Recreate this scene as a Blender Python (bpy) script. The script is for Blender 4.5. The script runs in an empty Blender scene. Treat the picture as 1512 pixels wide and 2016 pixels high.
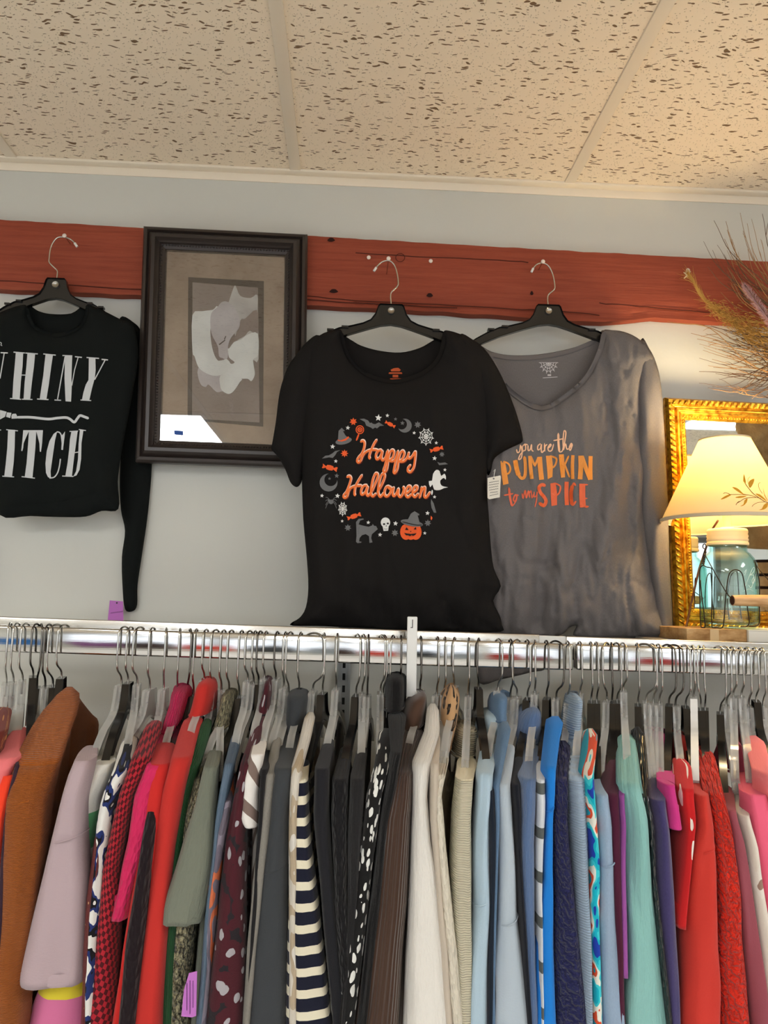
import bpy, bmesh, math, random
import numpy as np
from mathutils import Vector, noise, Matrix
from mathutils.bvhtree import BVHTree
from mathutils.geometry import delaunay_2d_cdt
random.seed(7)
SC = bpy.context.scene
COL = SC.collection
# ---------------------------------------------------------------- camera
FPX, ROLL, YAW, PITCH = 1514.0, .02, .048, math.atan(.1105)
EYE = Vector((0, 0, 1.6))
WALL, RAIL = 1.65, 1.33            # distance of wall and of hang rail from the camera plane
CF = Vector((math.sin(YAW)*math.cos(PITCH), math.cos(YAW)*math.cos(PITCH), math.sin(PITCH)))
R0 = Vector((math.cos(YAW), -math.sin(YAW), 0)); U0 = R0.cross(CF)
CR = R0*math.cos(ROLL)+U0*math.sin(ROLL); CU = U0*math.cos(ROLL)-R0*math.sin(ROLL)
cam = bpy.data.objects.new('camera', bpy.data.cameras.new('camera')); COL.objects.link(cam)
m3 = Matrix((CR, CU, -CF)).transposed()
cam.matrix_world = Matrix.Translation(EYE) @ m3.to_4x4()
cam.data.sensor_fit = 'VERTICAL'; cam.data.sensor_height = 24.0; cam.data.lens = 24.0*FPX/2016
cam.data.clip_start = .02
SC.camera = cam
# ---------------------------------------------------------------- world and exposure
w = bpy.data.worlds.new('world'); SC.world = w; w.use_nodes = True
w.node_tree.nodes['Background'].inputs[0].default_value = (.9, .93, 1, 1)
w.node_tree.nodes['Background'].inputs[1].default_value = .25
SC.view_settings.view_transform = 'Standard'; SC.view_settings.look = 'None'
SC.view_settings.exposure = 0.35; SC.view_settings.gamma = 1.0
LIGHT_POWER = 14.0            # emission of the ceiling troffers
ADDED_WINDOW_POWER = 2.0
BULB_POWER = 3.6
CEIL = 1.6+.945
SHELF_LIGHTS = [(-1.34, -.81, 1.22), (1.71, -.75, 1.22), (.49, -3.25, 1.22), (-1.34, -3.25, 1.22), (1.71, -3.25, 1.22), (-2.56, -.81, 1.22)]

def U(px, py, y):                 # ray through a photo pixel, met with the plane at depth y
    d = CF+CR*((px-756)/FPX)-CU*((py-1008)/FPX)
    return EYE+d*(y/d.y)
def ray(px, py):
    return (CF+CR*((px-756)/FPX)-CU*((py-1008)/FPX)).normalized()

# ---------------------------------------------------------------- materials
def lin(c):
    return tuple(((v/255)/12.92 if v/255 <= .04045 else ((v/255+.055)/1.055)**2.4) for v in c)
MATS = {}
def mat(name, rgb, rough=.8, metal=0, bump=None, sheen=0, pat=None, spec=.3, alpha=None, **k):
    if name in MATS: return MATS[name]
    m = bpy.data.materials.new(name); m.use_nodes = True; MATS[name] = m
    nt = m.node_tree; N = nt.nodes; L = nt.links; b = N['Principled BSDF']
    c = lin(rgb)+(1,)
    b.inputs['Base Color'].default_value = c; b.inputs['Roughness'].default_value = rough
    b.inputs['Metallic'].default_value = metal; b.inputs['Specular IOR Level'].default_value = spec
    if sheen: b.inputs['Sheen Weight'].default_value = sheen
    for kk, v in k.items():
        b.inputs[kk].default_value = v
    if pat or bump:
        ctx = dict(nt=nt, N=N, L=L, b=b)
        if pat: pat(ctx, c)
        if bump: bump(ctx)
    return m
def node(c, t, **k):
    n = c['N'].new(t)
    for a, v in k.items():
        if a[0] == '_': setattr(n, a[1:], v)
        else:
            n.inputs[a.replace('__', ' ')].default_value = v
    return n
def coord(c, kind='UV', scale=(1, 1, 1), rot=0):
    key = (kind, scale, rot)
    t = node(c, 'ShaderNodeTexCoord'); mp = node(c, 'ShaderNodeMapping')
    mp.inputs['Scale'].default_value = scale; mp.inputs['Rotation'].default_value = (0, 0, rot)
    c['L'].new(t.outputs[kind], mp.inputs[0]); return mp.outputs[0]
def ramp(c, src, stops, interp='LINEAR'):
    r = node(c, 'ShaderNodeValToRGB'); r.color_ramp.interpolation = interp
    e = r.color_ramp.elements
    while len(e) < len(stops): e.new(.5)
    for i, (p, col) in enumerate(stops):
        e[i].position = p
        e[i].color = (lin(col)+(1,)) if len(col) == 3 and max(col) > 1 else (tuple(col)+(1,))[:4]
    c['L'].new(src, r.inputs[0]); return r.outputs[0]
def tobump(c, src, dist=.002, strength=.6):
    bn = node(c, 'ShaderNodeBump', Strength=strength, Distance=dist)
    c['L'].new(src, bn.inputs['Height']); c['L'].new(bn.outputs[0], c['b'].inputs['Normal'])
def noise_tex(c, vec, scale, detail=2, rough=.5):
    n = node(c, 'ShaderNodeTexNoise', Scale=scale, Detail=detail, Roughness=rough)
    c['L'].new(vec, n.inputs['Vector']); return n.outputs[0]
def wave(c, vec, scale, dirn='X', dist=0, prof='SIN'):
    n = node(c, 'ShaderNodeTexWave', Scale=scale, Distortion=dist, _bands_direction=dirn, _wave_profile=prof)
    c['L'].new(vec, n.inputs['Vector']); return n.outputs[1]
def voro(c, vec, scale, feat='F1', out=0, rnd=1):
    n = node(c, 'ShaderNodeTexVoronoi', Scale=scale, _feature=feat, Randomness=rnd)
    c['L'].new(vec, n.inputs['Vector']); return n.outputs[out]
def mixc(c, fac, a, b):
    m = node(c, 'ShaderNodeMix', _data_type='RGBA')
    c['L'].new(fac, m.inputs[0])
    for s, v in ((6, a), (7, b)):
        if isinstance(v, tuple): m.inputs[s].default_value = v if len(v) == 4 else lin(v)+(1,)
        else: c['L'].new(v, m.inputs[s])
    return m.outputs[2]
def setc(c, col): c['L'].new(col, c['b'].inputs['Base Color'])
def heather(c, base, amt=.25, sc=400):
    n = noise_tex(c, coord(c, scale=(3, 1, 1)), sc, 3)
    lo = tuple(v*(1-amt) for v in base[:3])+(1,); hi = tuple(min(1, v*(1+amt)) for v in base[:3])+(1,)
    setc(c, mixc(c, n, lo, hi))
# fabric structures
def b_jersey(c): tobump(c, noise_tex(c, coord(c), 350, 3), .0012, .35)
def b_rib(sc=90, d=.0025):
    def f(c): tobump(c, wave(c, coord(c), sc, 'X', 0), d, .8)
    return f
def b_hrib(sc=90, d=.0025):
    def f(c): tobump(c, wave(c, coord(c), sc, 'Y', 1), d, .9)
    return f
def b_knit(sc=130):
    def f(c): tobump(c, voro(c, coord(c, scale=(1, .6, 1)), sc), .004, .9)
    return f
def b_cable(c):
    v = coord(c); n = node(c, 'ShaderNodeTexWave', Scale=38, Distortion=7, Detail=2, _bands_direction='DIAGONAL')
    n.inputs['Detail Scale'].default_value = 2.5
    c['L'].new(v, n.inputs['Vector']); tobump(c, n.outputs[1], .006, 1)
def b_wrinkle(c):
    tobump(c, noise_tex(c, coord(c, scale=(5, .8, 1)), 28, 4, .65), .006, .7)
# fabric patterns
def p_heather(amt=.3, sc=300):
    return lambda c, base: heather(c, base, amt, sc)
def p_hstripe(cols, period, rot=0, stops=None):
    def f(c, base):
        sx = node(c, 'ShaderNodeSeparateXYZ'); c['L'].new(coord(c, scale=(1/period,)*3, rot=rot), sx.inputs[0])
        fr = node(c, 'ShaderNodeMath', _operation='FRACT'); c['L'].new(sx.outputs[1], fr.inputs[0])
        setc(c, ramp(c, fr.outputs[0], stops or [(0, cols[0]), (.42, cols[1])], 'CONSTANT'))
    return f
def p_bands(stops):                       # colour blocks down the garment, in metres/0.8
    def f(c, base):
        sx = node(c, 'ShaderNodeSeparateXYZ'); c['L'].new(coord(c, scale=(1, 1.25, 1)), sx.inputs[0])
        setc(c, ramp(c, sx.outputs[1], stops, 'CONSTANT'))
    return f
def p_blob(cols, scale, th=.3, stretch=(1, 1, 1), rot=0, warp=0):
    def f(c, base):
        v = coord(c, scale=stretch, rot=rot)
        if warp:
            n = node(c, 'ShaderNodeTexNoise', Scale=60, Detail=2); c['L'].new(v, n.inputs['Vector'])
            ms = node(c, 'ShaderNodeVectorMath', _operation='MULTIPLY_ADD'); c['L'].new(n.outputs[1], ms.inputs[0])
            ms.inputs[1].default_value = (warp,)*3; c['L'].new(v, ms.inputs[2]); v = ms.outputs[0]
        d = voro(c, v, scale)
        setc(c, ramp(c, d, [(0, cols[1])]+[(th, cols[0])]+([(.72, cols[2])] if len(cols) > 2 else []), 'CONSTANT'))
    return f
def p_splash(cols, scale, stretch=(1, 1, 1)):
    def f(c, base):
        n = noise_tex(c, coord(c, scale=stretch), scale, 2, .5)
        k = len(cols); setc(c, ramp(c, n, [(0 if i == 0 else .36+.28*i/k, q) for i, q in enumerate(cols)], 'CONSTANT'))
    return f
def p_leopard(c, base):
    v = coord(c, scale=(1, .8, 1)); d = voro(c, v, 42)
    n = noise_tex(c, v, 110, 2)
    ad = node(c, 'ShaderNodeMath', _operation='MULTIPLY_ADD'); c['L'].new(n, ad.inputs[0]); ad.inputs[1].default_value = .5; c['L'].new(d, ad.inputs[2])
    setc(c, ramp(c, ad.outputs[0], [(0, (105, 84, 62)), (.42, (38, 34, 32)), (.60, (190, 150, 108))], 'CONSTANT'))
def p_plaid(a, b2, sc):
    def f(c, base):
        ck = node(c, 'ShaderNodeTexChecker', Scale=sc); c['L'].new(coord(c, rot=.5), ck.inputs[0])
        ck.inputs[1].default_value = lin(a)+(1,); ck.inputs[2].default_value = lin(b2)+(1,); setc(c, ck.outputs[0])
    return f
def p_marl(a, b2, sc=160, st=(1, .5, 1)):
    def f(c, base):
        n = noise_tex(c, coord(c, scale=st, rot=.5), sc, 3, .7)
        setc(c, ramp(c, n, [(.40, a), (.60, b2)]))
    return f

def m_emit(name, rgb, s):
    m = bpy.data.materials.new(name); m.use_nodes = True; nt = m.node_tree; nt.nodes.clear()
    e = nt.nodes.new('ShaderNodeEmission'); e.inputs[0].default_value = lin(rgb)+(1,); e.inputs[1].default_value = s
    o = nt.nodes.new('ShaderNodeOutputMaterial'); nt.links.new(e.outputs[0], o.inputs[0]); return m

# ---------------------------------------------------------------- mesh helpers
def tag(o, label=None, cat=None, group=None, kind=None):
    if label: o['label'] = label
    if cat: o['category'] = cat
    if group: o['group'] = group
    if kind: o['kind'] = kind
    return o
def thing(name, loc, label, cat, group=None, rot=0):
    o = bpy.data.objects.new(name, None); o.empty_display_size = .02; COL.objects.link(o)
    o.location = loc; o.rotation_euler = (0, 0, rot); return tag(o, label, cat, group)
def origin_of(p):
    v = Vector((0, 0, 0))
    while p is not None: v += p.location; p = p.parent
    return v
def mesh(name, verts, faces, m, parent=None, uv=None, smooth=True, local=False, loc=None, sharp=None):
    me = bpy.data.meshes.new(name)
    o = bpy.data.objects.new(name, me); COL.objects.link(o)
    if loc is None: loc = Vector((0, 0, 0))
    org = Vector((0, 0, 0)) if local else origin_of(parent)+loc
    if parent is None and not local and loc.length == 0 and len(verts):
        xs = [v[0] for v in verts]; ys = [v[1] for v in verts]; zs = [v[2] for v in verts]
        org = Vector(((min(xs)+max(xs))/2, (min(ys)+max(ys))/2, min(zs))); loc = org
    me.from_pydata([tuple(Vector(v)-org) for v in verts], [], faces)
    o.location = loc; o.parent = parent
    if uv is not None:
        ul = me.uv_layers.new(name='UVMap'); li = np.empty(len(me.loops), dtype=np.int32)
        me.loops.foreach_get('vertex_index', li); ul.data.foreach_set('uv', np.array(uv, dtype=np.float32)[li].ravel())
    if smooth: me.polygons.foreach_set('use_smooth', [True]*len(me.polygons))
    if sharp: me.set_sharp_from_angle(angle=sharp)
    me.materials.append(m); return o
def box_vf(a, b):
    x0, y0, z0 = a; x1, y1, z1 = b
    v = [(x0, y0, z0), (x1, y0, z0), (x1, y1, z0), (x0, y1, z0), (x0, y0, z1), (x1, y0, z1), (x1, y1, z1), (x0, y1, z1)]
    return v, [(0, 3, 2, 1), (4, 5, 6, 7), (0, 1, 5, 4), (1, 2, 6, 5), (2, 3, 7, 6), (3, 0, 4, 7)]
def box(name, a, b, m, parent=None, bevel=0, seg=2, local=False):
    v, f = box_vf(a, b)
    if not bevel: return mesh(name, v, f, m, parent, smooth=False, local=local)
    bm = bmesh.new(); vs = [bm.verts.new(p) for p in v]
    for q in f: bm.faces.new([vs[i] for i in q])
    bmesh.ops.bevel(bm, geom=bm.edges[:], offset=bevel, segments=seg, profile=.5, affect='EDGES')
    vv = [tuple(p.co) for p in bm.verts]; bm.verts.index_update(); ff = [[p.index for p in q.verts] for q in bm.faces]; bm.free()
    return mesh(name, vv, ff, m, parent, smooth=True, local=local, sharp=.7)
def catmull(P, n=6, closed=False):
    P = [Vector(p) for p in P]; out = []
    N = len(P); rng = range(N) if closed else range(N-1)
    for i in rng:
        a = P[(i-1) % N] if closed or i > 0 else P[0]*2-P[1]
        b = P[i]; c2 = P[(i+1) % N]; d = P[(i+2) % N] if closed or i+2 < N else P[-1]*2-P[-2]
        for k in range(n):
            t = k/n
            out.append(.5*((2*b)+(c2-a)*t+(2*a-5*b+4*c2-d)*t*t+(3*b-a-3*c2+d)*t**3))
    if not closed: out.append(P[-1])
    return out
def tube_vf(P, r, n=8, closed=False, flat=1):
    P = [Vector(p) for p in P]; V = []; F = []; N = len(P)
    rr = r if isinstance(r, (list, tuple)) else [r]*N
    T0 = None; nrm = None
    for i in range(N):
        a = P[i-1] if (i > 0 or closed) else P[0]; b = P[(i+1) % N] if (i < N-1 or closed) else P[-1]
        T = (b-a); T = T.normalized() if T.length > 1e-9 else Vector((0, 0, 1))
        if nrm is None:
            nrm = T.cross(Vector((0, 1, 0)));
            if nrm.length < .1: nrm = T.cross(Vector((1, 0, 0)))
        nrm = (nrm-T*nrm.dot(T)); nrm = nrm.normalized() if nrm.length > 1e-6 else T.orthogonal().normalized()
        bn = T.cross(nrm)
        for k in range(n):
            an = 2*math.pi*k/n; V.append(tuple(P[i]+(nrm*math.cos(an)+bn*math.sin(an)*flat)*rr[i]))
    for i in range(N if closed else N-1):
        for k in range(n):
            a = i*n+k; b = i*n+(k+1) % n; c2 = ((i+1) % N)*n+(k+1) % n; d = ((i+1) % N)*n+k
            F.append((a, b, c2, d))
    if not closed: F.append(tuple(range(n-1, -1, -1))); F.append(tuple((N-1)*n+k for k in range(n)))
    return V, F
def tube(name, P, r, m, parent=None, n=8, closed=False, local=False, flat=1):
    V, F = tube_vf(P, r, n, closed, flat); return mesh(name, V, F, m, parent, local=local, sharp=1.0)
def join_vf(parts):
    V = []; F = []
    for v, f in parts:
        o = len(V); V += [tuple(p) for p in v]; F += [tuple(i+o for i in q) for q in f]
    return V, F
def lathe(name, prof, c, m, parent=None, n=48, closed=False, wob=None):
    V = []; F = []; K = len(prof)
    for i in range(n):
        a = 2*math.pi*i/n
        for r, z in prof: V.append((c[0]+r*math.cos(a), c[1]+r*math.sin(a), z))
    for i in range(n):
        for j in range(K if closed else K-1):
            j2 = (j+1) % K; F.append((i*K+j, ((i+1) % n)*K+j, ((i+1) % n)*K+j2, i*K+j2))
    return mesh(name, V, F, m, parent, sharp=.9)
def interp(tr, y, k):
    if y <= tr[0][0]: return tr[0][k]
    for a, b in zip(tr, tr[1:]):
        if y <= b[0]:
            t = (y-a[0])/(b[0]-a[0]); return a[k]+(b[k]-a[k])*t
    a, b = tr[-2], tr[-1]; t = min((y-b[0])/(b[0]-a[0]), 1.0); return b[k]+(b[k]-a[k])*t

# triangulated filled outline in photo pixels
def tri(poly, step=6.0):
    P = np.array(poly, dtype=float)
    x0, y0 = P.min(0); x1, y1 = P.max(0); pts = []
    gy = y0; row = 0
    G = []
    while gy < y1:
        gx = x0+(step/2 if row % 2 else 0)
        while gx < x1: G.append((gx, gy)); gx += step
        gy += step*.866; row += 1
    G = np.array(G) if G else np.zeros((0, 2))
    if len(G):
        ins = np.zeros(len(G), bool); A = P; B = np.roll(P, -1, 0)
        for a, b in zip(A, B):
            cond = ((a[1] > G[:, 1]) != (b[1] > G[:, 1]))
            with np.errstate(divide='ignore', invalid='ignore'):
                xx = (b[0]-a[0])*(G[:, 1]-a[1])/(b[1]-a[1]+1e-12)+a[0]
            ins ^= cond & (G[:, 0] < xx)
        G = G[ins]
    if len(G):
        G = G[bdist(G, P) > step*.45]
    allp = [Vector(p) for p in P]+[Vector(p) for p in G]
    n = len(P); ed = [(i, (i+1) % n) for i in range(n)]
    r = delaunay_2d_cdt(allp, ed, [], 1, 1e-5)
    return np.array([tuple(v) for v in r[0]]), [tuple(q) for q in r[2]], P
def bdist(G, P):
    d = np.full(len(G), 1e9)
    for a, b in zip(P, np.roll(P, -1, 0)):
        ab = b-a; t = np.clip(((G-a)@ab)/(ab@ab+1e-12), 0, 1); d = np.minimum(d, np.linalg.norm(G-(a+t[:, None]*ab), axis=1))
    return d
def smooth_poly(poly, n=4):
    return [tuple(p) for p in catmull([(a, b, 0) for a, b in poly], n, True)]
SURF = {}
def cloth(name, poly, y0, thick, m, parent, fold=None, key=None, step=6, rnd=14, back=.003, sm=4):
    poly = [(p[0], p[1]) for p in smooth_poly(poly, sm)] if sm else poly
    pts, F, P = tri(poly, step); d = bdist(pts, P)
    V = []; uv = []
    for (px, py), dd in zip(pts, d):
        k = thick*(1-math.exp(-max(dd, 0)/rnd)); y = y0-k
        if fold: y -= fold(px, py)*min(1, dd/12)
        y = min(y, y0)
        V.append(U(px, py, y)); uv.append((px*.0011, py*.0011))
    n = len(V)
    if F and sum(((pts[q[1]][0]-pts[q[0]][0])*(pts[q[2]][1]-pts[q[0]][1])-(pts[q[2]][0]-pts[q[0]][0])*(pts[q[1]][1]-pts[q[0]][1])) for q in F[:50]) < 0:
        pass
    else: F = [tuple(reversed(q)) for q in F]
    FF = list(F); bmap = {}
    V2 = list(V)
    for i in range(n):
        if d[i] > .5: bmap[i] = len(V2); V2.append(U(pts[i][0], pts[i][1], y0+back)); uv.append(uv[i])
        else: bmap[i] = i
    FF += [tuple(reversed([bmap[i] for i in q])) for q in F]
    FF = [q for q in FF if len(set(q)) == len(q)]
    o = mesh(name, V2, FF, m, parent, uv=uv)
    if key: SURF[key] = BVHTree.FromPolygons([tuple(v) for v in V], F)
    return o
def onto(key, px, py, off):
    d = ray(px, py); h = None; bt = SURF[key]
    h = bt.ray_cast(EYE, d)[0]
    if h is None: h = bt.find_nearest(U(px, py, SURFY[key]))[0]; h = U(px, py, h.y)
    return h-d*off
SURFY = {}
def ribbon_vf(key, pts, wd, off=.0012, sm=5, ends=1):
    """flat stroke of paint laid on a cloth surface; pts in photo px, wd width in px"""
    P = catmull([(a, b, 0) for a, b in pts], sm) if (sm and len(pts) > 2) else [Vector((a, b, 0)) for a, b in pts]
    Q = [P[0]]
    for p in P[1:]:
        s = (p-Q[-1]).length; k = max(1, int(s/2.5)); a = Q[-1].copy()
        for i in range(1, k+1): Q.append(a.lerp(p, i/k))
    L = [0]
    for a, b in zip(Q, Q[1:]): L.append(L[-1]+(b-a).length)
    T = L[-1] or 1; V = []; F = []
    ww = wd if callable(wd) else (lambda t: wd)
    for i, p in enumerate(Q):
        t = (Q[min(i+1, len(Q)-1)]-Q[max(i-1, 0)]); t = t.normalized() if t.length > 0 else Vector((1, 0, 0)); nn = Vector((-t.y, t.x, 0))
        h = ww(L[i]/T)/2
        if ends:
            e = min(L[i], T-L[i]); h *= math.sqrt(max(.12, 1-(1-min(1, e/max(h, .1)))**2))
        for s in (-1, 0, 1):
            q = p+nn*h*s; V.append(onto(key, q.x, q.y, off))
    for i in range(len(Q)-1):
        for s in (0, 1): F.append((i*3+s, i*3+s+1, i*3+s+4, i*3+s+3))
    return V, F
def fill_vf(key, poly, off=.0012, sm=0, step=6):
    if sm: poly = smooth_poly(poly, sm)
    poly = [(p[0], p[1]) for p in poly]
    pts, F, P = tri(poly, step); return [onto(key, a, b, off) for a, b in pts], F
def ell(cx, cy, rx, ry, ang=0, n=20):
    a = math.radians(ang); return [(cx+rx*math.cos(t)*math.cos(a)-ry*math.sin(t)*math.sin(a), cy+rx*math.cos(t)*math.sin(a)+ry*math.sin(t)*math.cos(a)) for t in [2*math.pi*i/n for i in range(n)]]
# ================================================================ THE ROOM
XL, XR, YB = -3.2, 4.2, -5.0
def m_wallpaint():
    def bp(c): tobump(c, noise_tex(c, coord(c, 'Object'), 60, 4), .0015, .25)
    return mat('wall_paint', (206, 206, 198), .7, bump=bp)
def ceil_pat(c, base):
    v = coord(c, 'Object', scale=(.27, 1, 1))
    n = node(c, 'ShaderNodeTexNoise', Scale=26, Detail=2); c['L'].new(coord(c, 'Object'), n.inputs['Vector'])
    ms = node(c, 'ShaderNodeVectorMath', _operation='MULTIPLY_ADD'); c['L'].new(n.outputs[1], ms.inputs[0])
    ms.inputs[1].default_value = (.007, .028, 0); c['L'].new(v, ms.inputs[2])
    d = voro(c, ms.outputs[0], 150)
    n2 = noise_tex(c, coord(c, 'Object'), 30, 1)
    th = node(c, 'ShaderNodeMath', _operation='MULTIPLY_ADD'); c['L'].new(n2, th.inputs[0]); th.inputs[1].default_value = -.44; c['L'].new(d, th.inputs[2])
    fis = ramp(c, th.outputs[0], [(0.0, (0, 0, 0)), (.015, (1, 1, 1))])
    d2 = voro(c, coord(c, 'Object'), 210)
    pin = ramp(c, d2, [(.12, (0, 0, 0)), (.20, (1, 1, 1))])
    mn = node(c, 'ShaderNodeMath', _operation='MINIMUM'); c['L'].new(fis, mn.inputs[0])
    pm = node(c, 'ShaderNodeMath', _operation='MULTIPLY_ADD'); c['L'].new(pin, pm.inputs[0]); pm.inputs[1].default_value = .45; pm.inputs[2].default_value = .55
    c['L'].new(pm.outputs[0], mn.inputs[1])
    setc(c, mixc(c, mn.outputs[0], (128, 102, 76), (246, 230, 205)))
    tobump(c, mn.outputs[0], .004, .8)
M_WALL = m_wallpaint()
M_CEIL = mat('ceiling_tile', (222, 203, 178), .95, pat=ceil_pat)
M_TRIM = mat('grid_enamel', (240, 228, 208), .5)
def wood_pat(c, base):
    v = coord(c, 'Object', scale=(.7, 9, 14))
    n = noise_tex(c, v, 9, 6, .65)
    n3 = noise_tex(c, coord(c, 'Object', scale=(.5, 1, 2)), 4, 3)
    col = ramp(c, n, [(.25, (106, 44, 30)), (.5, (150, 70, 48)), (.75, (170, 92, 66))])
    g = mixc(c, n3, (120, 52, 36), (168, 80, 55))
    mx = node(c, 'ShaderNodeMix', _data_type='RGBA'); mx.inputs[0].default_value = .55
    c['L'].new(col, mx.inputs[6]); c['L'].new(g, mx.inputs[7])
    kd = voro(c, coord(c, 'Object', scale=(.55, 1, 1)), 3.6)
    k = ramp(c, kd, [(.02, (0, 0, 0)), (.035, (1, 1, 1))])
    setc(c, mixc(c, k, (38, 16, 12), mx.outputs[2]))
    tobump(c, n, .004, .6)
M_BEAM = mat('red_board', (140, 55, 40), .75, pat=wood_pat)

def structure(name, a, b, m, bevel=0):
    o = box(name, a, b, m, bevel=bevel); o['kind'] = 'structure'; return o
structure('wall_back', (XL, WALL, 0), (XR, WALL+.12, CEIL+.1), M_WALL)
structure('wall_front', (XL, YB-.12, 0), (XR, YB, CEIL+.1), M_WALL)
structure('wall_left', (XL-.12, YB-.12, 0), (XL, WALL+.12, CEIL+.1), M_WALL)
structure('wall_right', (XR, YB-.12, 0), (XR+.12, WALL+.12, CEIL+.1), M_WALL)
def carpet(c, base): heather(c, base, .4, 200)
# shop front windows added behind the viewer to brighten the wall and ceiling
M_WINFILL = m_emit('window_daylight', (236, 244, 255), ADDED_WINDOW_POWER)
for wi, (a, b2) in enumerate([(-2.9, -.4), (-.2, 1.6), (2.0, 4.0)]):
    V, F = box_vf((a, YB+.002, .7), (b2, YB+.012, 2.25)); o = mesh('window_%d' % (wi+1), V, F, M_WINFILL, smooth=False); o['kind'] = 'structure'
    P_ = [box_vf((a-.06, YB, .64), (a, YB+.06, 2.31)), box_vf((b2, YB, .64), (b2+.06, YB+.06, 2.31)), box_vf((a, YB, .64), (b2, YB+.06, .7)), box_vf((a, YB, 2.25), (b2, YB+.06, 2.31)), box_vf(((a+b2)/2-.03, YB, .7), ((a+b2)/2+.03, YB+.05, 2.25))]
    V, F = join_vf(P_); mesh('window_frame', V, F, mat('aluminium', (120, 120, 118), .4, 1.0), o, smooth=False)
structure('floor', (XL, YB, -.1), (XR, WALL, 0), mat('floor_vinyl', (204, 200, 194), .6))
structure('ceiling', (XL, YB, CEIL), (XR, WALL, CEIL+.1), M_CEIL)
GX0, GS = -.135, .62
k = 0
for i in range(-4, 7):
    x = GX0+GS*i
    if XL < x < XR:
        k += 1; structure('trim_%d' % k, (x-.012, YB, CEIL-.004), (x+.012, WALL-.02, CEIL+.002), M_TRIM, .001)
k += 1; structure('trim_%d' % k, (XL, WALL-.022, CEIL-.006), (XR, WALL, CEIL), M_TRIM, .001)
k += 1; structure('trim_%d' % k, (XL, WALL-.003, CEIL-.024), (XR, WALL, CEIL-.004), M_TRIM, .001)
for y in (-.793, -3.233):
    k += 1; structure('trim_%d' % k, (XL, y-.012, CEIL-.004), (XR, y+.012, CEIL+.002), M_TRIM, .001)

# ceiling troffers
M_DIFF = m_emit('troffer_diffuser', (250, 253, 255), LIGHT_POWER)
M_ENAM = mat('white_enamel', (235, 235, 230), .4)
for j, i in enumerate([(-2, 0), (3, 0), (1, 1), (-2, 1), (3, 1), (-4, 0)]):
    x0 = GX0+GS*i[0]+.012; x1 = x0+GS-.024
    y1 = -.805 if i[1] == 0 else -3.245; y0 = y1-1.2
    if i == (3, 0): y0, y1 = -.785+.0, .42
    lab = {0: 'recessed ceiling light behind the viewer on the left, seen in the picture glass', 1: 'recessed ceiling light over the gold mirror side, nearest the wall',
           2: 'recessed ceiling light in the middle of the rear row', 3: 'recessed ceiling light at the left of the rear row', 4: 'recessed ceiling light at the right of the rear row', 5: 'recessed ceiling light nearest the left wall'}[j]
    t = thing('ceiling_light', (x0, y0, CEIL-.012), lab, 'ceiling light', 'recessed ceiling lights')
    box('diffuser', (x0+.02, y0+.02, CEIL-.008), (x1-.02, y1-.02, CEIL-.002), M_DIFF, t)
    parts = [box_vf((x0, y0, CEIL-.012), (x0+.02, y1, CEIL-.0005)), box_vf((x1-.02, y0, CEIL-.012), (x1, y1, CEIL-.0005)), box_vf((x0+.02, y0, CEIL-.012), (x1-.02, y0+.02, CEIL-.0005)), box_vf((x0+.02, y1-.02, CEIL-.012), (x1-.02, y1, CEIL-.0005))]
    V, F = join_vf(parts); mesh('light_frame', V, F, M_ENAM, t, smooth=False)

# ---------------------------------------------------------------- red board on the wall
BF = WALL-.03
def board():
    top = [(-400, 410), (0, 431), (287, 448), (605, 463), (1000, 486), (1512, 514), (1750, 526)]
    bot = [(-400, 548), (0, 568), (280, 580), (605, 600), (800, 609), (1000, 621), (1130, 631), (1190, 633), (1230, 630), (1290, 624), (1340, 628), (1400, 631), (1512, 636), (1750, 645)]
    V = []; F = []; xs = np.arange(-400, 1751, 10); rows = 9
    def at(T, x):
        for a, b in zip(T, T[1:]):
            if x <= b[0]: return a[1]+(b[1]-a[1])*(x-a[0])/(b[0]-a[0])
        return T[-1][1]
    for x in xs:
        yt = at(top, x)+1.2*noise.noise(Vector((x*.03, 0, 0))); yb = at(bot, x)+1.8*noise.noise(Vector((x*.02, 5, 0)))
        col = []
        P = U(x, yt, BF); Q = U(x, yb, BF)
        col.append(Vector((P.x, WALL-.001, P.z)))
        for r in range(rows+1):
            t = r/rows; p = P.lerp(Q, t)
            dp = .0
            if r in (0, rows): dp = .003
            crack = at([(-400, .97), (605, .95), (1000, .9), (1200, .86), (1400, .95), (1750, .98)], x)
            if abs(t-crack) < .05 and x > 600: dp = .006
            p.y = BF+dp+.0015*noise.noise(Vector((x*.01, t*9, 0))); col.append(p)
        col.append(Vector((Q.x, WALL-.001, Q.z)))
        V += col
    n = rows+3
    for i in range(len(xs)-1):
        for r in range(n-1): F.append((i*n+r, i*n+r+1, (i+1)*n+r+1, (i+1)*n+r))
        F.append((i*n+n-1, i*n, (i+1)*n, (i+1)*n+n-1))
    F.append(tuple(range(n-1, -1, -1))); F.append(tuple((len(xs)-1)*n+r for r in range(n)))
    o = mesh('wooden_board', V, F, M_BEAM, sharp=.6)
    tag(o, 'long rough red painted wooden board running along the wall above the clothes', 'board')
board()
wb_ = [o for o in bpy.data.objects if o.name == 'wooden_board'][0]
M_KNOT = mat('knot_dark', (44, 18, 14), .9)
for kx, ky, ka, kb in ((652, 472, 7, 4), (657, 573, 8, 4), (846, 581, 6, 4), (1047, 577, 3, 4)):
    V = []; F = []
    for q in range(14):
        a = 2*math.pi*q/14; V.append(U(kx+ka*math.cos(a)*(1+.2*math.sin(3*a)), ky+kb*math.sin(a), BF-.0022))
    mesh('knot_hole', V, [tuple(range(13, -1, -1))], M_KNOT, wb_, smooth=False)
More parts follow.
